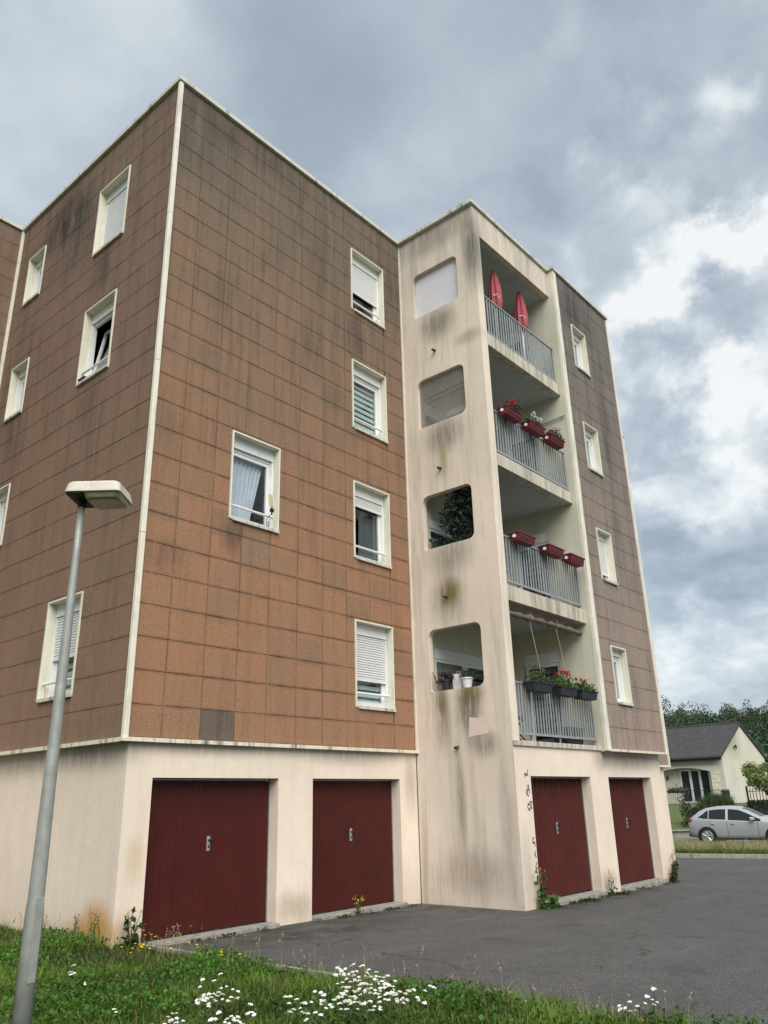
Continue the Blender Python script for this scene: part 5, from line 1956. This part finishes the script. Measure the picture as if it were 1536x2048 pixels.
for nm, xa, xb in (('windscreen', 2.28, 3.02), ('rear_screen', .17, .66)):
    m = MB()
    rows_ = []
    for x in np.linspace(xa, xb, 8):
        h_ = car_sec(x)
        y2, z2 = h_[7]; y3, z3 = h_[8]
        rows_.append([(x, -y2, z2 + .012), (x, -y3, z3 + .012), (x, 0, h_[9][1] + .012), (x, y3, z3 + .012), (x, y2, z2 + .012)])
    m.loft(rows_, closed=False)
    m.build(nm, m_cglass, car, smooth=True)
m = MB(); m.box(-.012, -.26, .62, .03, .26, .74); m.build('number_plate', m_pvc, car)
m = MB(); m.loft([[(-.02, -.55, .30), (.0, .0, .30), (-.02, .55, .30), (.5, .80, .28), (.5, -.80, .28)], [(-.02, -.56, .46), (-.03, .0, .46), (-.02, .56, .46), (.5, .84, .44), (.5, -.84, .44)]]); m.build('rear_bumper', m_black, car)
for wx in (.82, 3.46):
    for sgn in (-1, 1):
        wl = link('wheel', None, car, (wx, sgn * .80, .32))
        m = MB(); m.tube([(0, -sgn * .06, 0), (0, sgn * .098, 0)], .385, 28); m.build('wheel_arch', m_black, wl)
        m = MB()
        prof = [(.20, .09), (.235, .108), (.30, .110), (.32, .09), (.32, -.10), (.2, -.10)]
        m.loft([[(r * math.cos(2 * PI * k / 28), sgn * y, r * math.sin(2 * PI * k / 28)) for k in range(28)] for r, y in prof])
        m.build('tyre', m_tyre, wl)
        m = MB()
        m.loft([[(r * math.cos(2 * PI * k / 28), sgn * y, r * math.sin(2 * PI * k / 28)) for k in range(28)] for r, y in ((.235, .108), (.225, .122), (.205, .118), (.20, .111))])
        for k in range(5):
            a = 2 * PI * k / 5 + .3
            for da in (-.16, .16):
                c0, c1 = (.04 * math.cos(a), .04 * math.sin(a)), (.205 * math.cos(a + da), .205 * math.sin(a + da))
                m.tube([(c0[0], sgn * .116, c0[1]), (c1[0], sgn * .116, c1[1])], [.026, .017], 6)
        m.tube([(0, sgn * .10, 0), (0, sgn * .135, 0)], .05, 14)
        m.build('rim', m_rim, wl)

# --- low garden wall, fence and planting of the house opposite
m_gwall = stucco('garden wall', (.36, .34, .29), [], streak=.9, low=(.5, -.5, .1, (.1, .1, .08)))
gw = thing('garden_wall', 'low stained roughcast wall along the pavement across the street', 'wall', W3(40.1, 4, -.45), YAW)
m = MB(); m.box(-14, 0, 0, 40, .22, .40); m.build('wall', m_gwall, gw)
m = MB(); m.box(-14, -.03, .402, 40, .25, .46); m.build('coping', m_conc, gw)

r_h = px_sr
HZ = .85
# white rendered house with a dark tiled roof; local x along the front (left to right), y away from the street
ang_h = YAW - math.radians(41)
cr = Vector((54.34, 10.76))       # front right corner
DX = Vector((math.cos(ang_h), math.sin(ang_h)))
LH, DH = 11.0, 9.6
org = cr - DX * LH
house = thing('bungalow', 'cream bungalow with dark tiled gable roof across the street', 'house', (org.x, org.y, HZ), ang_h)
EAV, RID = 3.28, 5.60
m = MB()
op = [(LH - 5.0, LH - .95, 0, 2.62)]
sheet(m, lambda u, v: (u, 0, v), (0, LH), (-.6, EAV), op)
m.face([(LH, 0, -.6), (LH, DH, -.6), (LH, DH, EAV), (LH, DH / 2, RID), (LH, 0, EAV)])
m.face([(0, 0, -.6), (0, DH, -.6), (0, DH, EAV), (0, DH / 2, RID), (0, 0, EAV)][::-1])
m.face([(0, DH, -.6), (LH, DH, -.6), (LH, DH, EAV), (0, DH, EAV)][::-1])
m.build('wall', m_housew, house)
m = MB()     # recessed porch
x0, x1, pd = LH - 5.0, LH - .95, .75
sheet(m, lambda u, v: (u, pd, v), (x0, x1), (0, 2.7), [(LH - 3.50, LH - 1.30, .12, 2.4)])
m.face([(x0, 0, 0), (x0, pd, 0), (x0, pd, 2.7), (x0, 0, 2.7)]); m.face([(x1, 0, 0), (x1, pd, 0), (x1, pd, 2.7), (x1, 0, 2.7)])
m.face([(x0, 0, 2.66), (x1, 0, 2.66), (x1, pd, 2.66), (x0, pd, 2.66)])
m.build('porch_wall', stucco('porch render', (.62, .585, .49), [], streak=.1), house)
m = MB()     # arched beam
n = 16
lo = [(x0 + (x1 - x0) * k / n, 2.22 + .30 * (1 - (2 * k / n - 1) ** 2)) for k in range(n + 1)]
for a, b in zip(lo[:-1], lo[1:]):
    m.face([(a[0], -.02, a[1]), (b[0], -.02, b[1]), (b[0], -.02, 2.63), (a[0], -.02, 2.63)])
    m.face([(a[0], -.02, a[1]), (b[0], -.02, b[1]), (b[0], .22, b[1]), (a[0], .22, a[1])][::-1])
m.build('arch', m_trim, house)
m_tile = None


def tile_mat():
    m, N, b, out = new_mat('roof tiles')
    tc = N.n('ShaderNodeTexCoord').outputs['Object']
    br = N.n('ShaderNodeTexBrick')
    br.offset = .5
    N.put(br.inputs['Vector'], N.vmath('MULTIPLY', tc, (1, 1.28, 1)))
    br.inputs['Scale'].default_value = 1.0
    br.inputs['Brick Width'].default_value = .30
    br.inputs['Row Height'].default_value = .32
    br.inputs['Mortar Size'].default_value = .02
    N.put(br.inputs['Color1'], (.042, .040, .044)); N.put(br.inputs['Color2'], (.066, .062, .066)); N.put(br.inputs['Mortar'], (.016, .016, .017))
    c = N.mix(N.rng(N.noise(tc, 1.1, 5), .4, .7, 0, .4), br.outputs['Color'], (.035, .037, .032))
    N.put(b.inputs['Base Color'], c)
    b.inputs['Roughness'].default_value = .8
    bump(N, b, br.outputs['Fac'], -.6, .03)
    return m


m_tile = tile_mat()
m = MB()
o, e = .35, .42
sl = (RID - EAV) / (DH / 2)
for sg in (0, 1):
    yf = (lambda y: y) if sg == 0 else (lambda y: DH - y)
    q = [(-o, yf(-e), EAV - e * sl), (LH + .12, yf(-e), EAV - e * sl), (LH + .12, yf(DH / 2), RID), (-o, yf(DH / 2), RID)]
    up = [(p[0], p[1], p[2] + .16) for p in q]
    m.loft([q, up])
rf = m.build('roof', m_tile, house)
m = MB()
for k in range(26):
    xa = -o + (LH + .12 + o) * k / 26
    m.tube([(xa, DH / 2, RID + .13), (xa + .43, DH / 2, RID + .16)], .11, 8)
m.build('ridge_tile', m_tile, rf)
m = MB(); m.tube([(-o, -e - .06, EAV - e * sl + .04), (LH + .12, -e - .06, EAV - e * sl + .04)], .075, 8); m.box(-o, -e - .03, EAV - e * sl - .12, LH + .1, -e - .005, EAV - e * sl + .10)
m.build('gutter', m_anth, rf)
# quoins
m_quoin = plain('pale quoin stone', (.66, .62, .50), .9, var=.12)
for (xq, n_, yq) in ((LH - .95, 9, 0), (LH - 5.0, 9, 0)):
    for k in range(n_):
        w_ = .42 if k % 2 else .30
        m = MB()
        if xq > LH - 2: m.box(xq - .001 + .0, -.04, .02 + .285 * k, xq + .55 + (.0 if k % 2 else -.12), .02, .02 + .285 * k + .27)
        else: m.box(xq - w_, -.04, .02 + .285 * k, xq - .002, .02, .02 + .285 * k + .27)
        m.build('quoin', m_quoin, house)
for k in range(9):
    w_ = .45 if k % 2 else .3
    m = MB(); m.box(LH - 1.30 + .01, pd - .04, .05 + .28 * k, LH - 1.30 + w_ * .8, pd + .01, .05 + .28 * k + .265); m.build('quoin', m_quoin, house)
    m = MB(); m.box(LH - 3.50 - w_, pd - .04, .05 + .28 * k, LH - 3.76, pd + .01, .05 + .28 * k + .265); m.build('quoin', m_quoin, house)
# triple window
hwn = link('patio_window', None, house, (LH - 3.50, pd, .12))
m = MB()
ww, wh = 2.2, 2.28
for a, b in ((0, .10), (.68, .86), (1.38, 1.56), (ww - .10, ww)):
    m.box(a, -.03, 0, b, .05, wh)
m.box(.091, -.02, wh - .09, ww - .091, .05, wh); m.box(.091, -.02, 0, ww - .091, .05, .09)
m.build('frame', m_pvc, hwn)
for a, b in ((.09, .70), (.84, 1.40), (1.54, ww - .09)):
    m = MB(); m.box(a, .01, .09, b, .02, wh - .09); m.build('pane', m_cglass, hwn)
m = MB(); m.tube([(LH - 4.45, pd - .08, 2.0), (LH - 4.45, pd - .08, 1.75)], .07, 8); m.build('wall_lantern', m_black, house)
m = MB(); m.tube([(LH + .1, 2.6, 3.9), (LH + .1, 3.1, 4.05), (LH + .1, 3.1, 3.8)], .05, 8); m.build('vent_hood', m_black, house)
# terrace plinth with railing
m = MB(); m.box(LH - 6.5, -2.2, -.9, LH + 1.0, -.02, -.01); m.build('terrace', m_conc, house)
rl = link('terrace_railing', None, house, (LH - 6.4, -2.1, 0))
m = MB(); m.tube([(0, 0, .95), (7.3, 0, .95)], .02, 6); m.build('top_rail', m_anth, rl)
m = MB(); m.tube([(0, 0, .08), (7.3, 0, .08)], .016, 6); m.build('bottom_rail', m_anth, rl)
m = MB(); m.tube([(0, 0, .08), (0, 0, .95)], .011, 5); bme = m.mesh('baluster', m_anth)
for k in range(49): link('baluster', bme, rl, (.02 + k * 7.26 / 48, 0, 0))
for k, x_ in enumerate((1.4, 3.6)):
    t = link('rail_planter', None, house, (LH - 6.4 + x_, -2.2, .80))
    m = MB(); m.box(-.55, -.1, 0, .55, .1, .2); m.build('trough', m_anth, t)
    n = 160; C = np.stack([RNG.uniform(-.5, .5, n), RNG.normal(0, .07, n), .2 + np.abs(RNG.normal(0, .1, n))], 1)
    leaf_obj('foliage', C, .07, tri_t(n, (.05, .07, .03) if k else (.12, .05, .045), .4), m_leaf, t)


def shrub(name, pos, rx, ry, h, green, label, cat='shrub', n=900, leaf=.06, elong=1.7, group=None, trunk=.0, flower=None):
    t = thing(name, label, cat, pos, 0, group)
    nc = 14
    ctr = np.stack([RNG.uniform(-.7, .7, nc) * rx, RNG.uniform(-.7, .7, nc) * ry, RNG.uniform(.2, .8, nc) * h], 1)
    pick = RNG.integers(0, nc, n)
    v = RNG.normal(size=(n, 3)); v /= np.linalg.norm(v, axis=1)[:, None]
    C = ctr[pick] + v * np.array([rx * .42, ry * .42, h * .26]) * RNG.uniform(.5, 1, (n, 1)) + np.array([0, 0, trunk])
    C[:, 2] = np.maximum(C[:, 2], .02)
    tone = RNG.uniform(.7, 1.3, nc)[pick][:, None]
    T_ = tri_t(n, green, .3) * tone
    if flower is not None:
        fl = RNG.uniform(0, 1, n) < .05
        T_[fl] = np.array(flower)
    leaf_obj('crown' if trunk else 'foliage', C, leaf, T_, m_tree, t, elong=elong)
    m = MB()
    for k in range(4 if not trunk else 1):
        a = 1.7 * k
        m.tube([(.03 * k, 0, -.1), (.05 * k + .05 * math.cos(a), .1 * math.sin(a), trunk * .6 + h * .2), (rx * .3 * math.cos(a), ry * .3 * math.sin(a), trunk + h * .55)], [.05, .035, .015], 6)
    m.build('trunk' if trunk else 'stem', m_bark, t)
    return t


def P_(px, s, z): return W3(s, px_sr(px, s), z)


def lz(s): return -.05 + sm(40, 52, s) * .95


shrub('rose_bush', P_(1352, 43, lz(43) - .05), .55, .5, 2.0, (.055, .065, .035), 'loose rose bush at the corner of the garden across the street', 'bush', 700, .06, flower=(.45, .22, .2))
shrub('round_shrub', P_(1374, 42.5, lz(42.5)), .36, .36, .95, (.028, .042, .022), 'small dark rounded shrub behind the silver car', 'shrub', 800, .05)
shrub('garden_plant', P_(1352, 42, lz(42)), .5, .4, .6, (.07, .10, .04), 'low light green plant just behind the garden wall', 'plant', 400, .06)
for k, (px_, s_, hh_, lb) in enumerate(((1392, 47, 1.0, 'tall grassy clump below the patio window, on its left'), (1410, 47.4, 1.15, 'tall grassy clump below the patio window, in its middle'), (1428, 47, 1.05, 'tall grassy clump below the patio window, on its right'))):
    c = P_(px_, s_, lz(s_))
    n = 700
    t = thing('ornamental_grass', lb, 'plant', c, 0, 'grassy clumps in the garden across the street')
    V, q, t3, TT = blades(np.stack([RNG.normal(0, .25, n), RNG.normal(0, .2, n), np.zeros(n)], 1), RNG.uniform(.6, 1, n) * hh_, np.full(n, .03), RNG.uniform(.1, .5, n), tri_t(n, (.055, .085, .035), .4))
    link('foliage', np_mesh('foliage', V, [q, t3], m_tree, TT), t)
hd = thing('hedge', 'dark clipped hedge in front of the bungalow gable, right of the patio', 'hedge', P_(1545, 45.5, lz(45.5) - .15), YAW)
n = 11000
C = np.stack([RNG.uniform(-1.9, 6, n), RNG.uniform(-.4, .4, n), RNG.uniform(0, .95, n) ** .7], 1)
leaf_obj('foliage', C, .07, tri_t(n, (.022, .040, .018), .45), m_tree, hd)
m = MB(); m.box(-1.85, -.3, -.2, 6, .3, .80); m.build('core', plain('hedge shade', (.02, .032, .016), .95), hd)
# ornamental tree with a spreading pale crown
tr = thing('garden_tree', 'small spreading tree with pale green crown before the bungalow gable', 'tree', P_(1522, 47, lz(47)), 0)
m = MB()
m.tube([(0, 0, -.2), (.05, 0, .4), (-.05, .05, .75)], [.12, .09, .08], 8)
LIMB = []
for k in range(7):
    a = k * 2 * PI / 7 + .3
    e_ = (1.15 * math.cos(a), .9 * math.sin(a), 1.75 + .3 * math.sin(k * 2.1))
    m.tube([(-.05, .05, .7), (.45 * math.cos(a), .35 * math.sin(a), 1.15), e_], [.055, .04, .015], 6); LIMB.append(e_)
m.build('trunk', m_bark, tr, smooth=True)
nc = 60
v = RNG.normal(size=(nc, 3)); v /= np.linalg.norm(v, axis=1)[:, None]
ctr = v * np.array([1.9, 1.5, .72]) * RNG.uniform(.45, 1, (nc, 1)) + np.array([0, 0, 1.98])
n = 9000
pick = RNG.integers(0, nc, n)
v = RNG.normal(size=(n, 3)); v /= np.linalg.norm(v, axis=1)[:, None]
C = ctr[pick] + v * .36 * RNG.uniform(.3, 1, (n, 1)) * np.array([1, 1, .8])
C = C[C[:, 2] > 1.05]
T_ = tri_t(len(C), (.20, .25, .085), .35) * RNG.uniform(.75, 1.25, nc)[pick[:len(C)]][:, None]
leaf_obj('crown', C, .075, T_, m_tree, tr)
# paling fence beside the tree
fn = thing('paling_fence', 'thin dark paling fence between the bungalow and the hedge', 'fence', P_(1475, 49.5, lz(49.5)), YAW)
m = MB(); m.tube([(0, 0, -.2), (0, 0, 1.15)], .06, 8); m.build('post', m_anth, fn)
m = MB(); m.tube([(.07, 0, .2), (4.6, 0, .2)], .02, 5); m.build('bottom_rail', m_anth, fn)
m = MB(); m.tube([(.07, 0, .85), (4.6, 0, .85)], .02, 5); m.build('top_rail', m_anth, fn)
m = MB(); m.box(-.02, -.01, 0, .02, .01, 1.0); pme = m.mesh('paling', m_bark)
for k in range(24): link('paling', pme, fn, (.16 + k * .19, .03, 0), (0, RNG.normal(0, .02), 0))
t = thing('dustbin', 'dark dustbin at the right end of the bungalow porch', 'bin', P_(1432, 51.2, lz(51.2)), YAW)
m = MB(); m.loft([rrect(-.15, .15, -.16, .16, 0, .05), rrect(-.19, .19, -.2, .2, .80, .05)]); m.build('body', m_anth, t)
m = MB(); m.loft([rrect(-.21, .21, -.22, .21, .802, .05), rrect(-.17, .17, -.18, .17, .86, .05)]); m.build('lid', m_black, t)

# --- wooded hillside behind the house, one mass of crowns
NT_ = 1250
s_ = 92 + 170 * RNG.uniform(0, 1, NT_) ** .8; r_ = RNG.uniform(20, 260, NT_)
cols = np.array([(.040, .070, .034), (.050, .082, .036), (.034, .060, .036), (.070, .095, .038), (.042, .068, .040)])
VV, QQ, TT_ = [], [], []
cnt = 0
for i in range(NT_):
    x, y = at(s_[i], r_[i])
    z0 = gz(x, y) + hill(s_[i], r_[i])
    h = RNG.uniform(6, 10); w = RNG.uniform(3.0, 5.2)
    if s_[i] > 235: h *= RNG.uniform(.75, 1.5)
    n = 440
    nc = 9
    v = RNG.normal(size=(nc, 3)); v /= np.linalg.norm(v, axis=1)[:, None]
    ctr = v * np.array([w * .62, w * .62, h * .30]) * RNG.uniform(.5, 1, (nc, 1)) + np.array([x, y, z0 + h * .58])
    pick = RNG.integers(0, nc, n)
    v = RNG.normal(size=(n, 3)); v /= np.linalg.norm(v, axis=1)[:, None]
    C = ctr[pick] + v * np.array([w * .36, w * .36, h * .17]) * RNG.uniform(.6, 1, (n, 1))
    V, q, T = leaves(C, .36, tri_t(n, cols[RNG.integers(5)] * RNG.uniform(.55, 1.35), .3) * RNG.uniform(.7, 1.3, nc)[pick][:, None], elong=1.3)
    VV.append(V); QQ.append(q + cnt); TT_.append(T); cnt += len(V)
stuff(tag(link('forest', np_mesh('forest', np.concatenate(VV), [np.concatenate(QQ)], m_tree, np.concatenate(TT_))), 'dark green wooded hillside rising behind the bungalow', 'forest'))
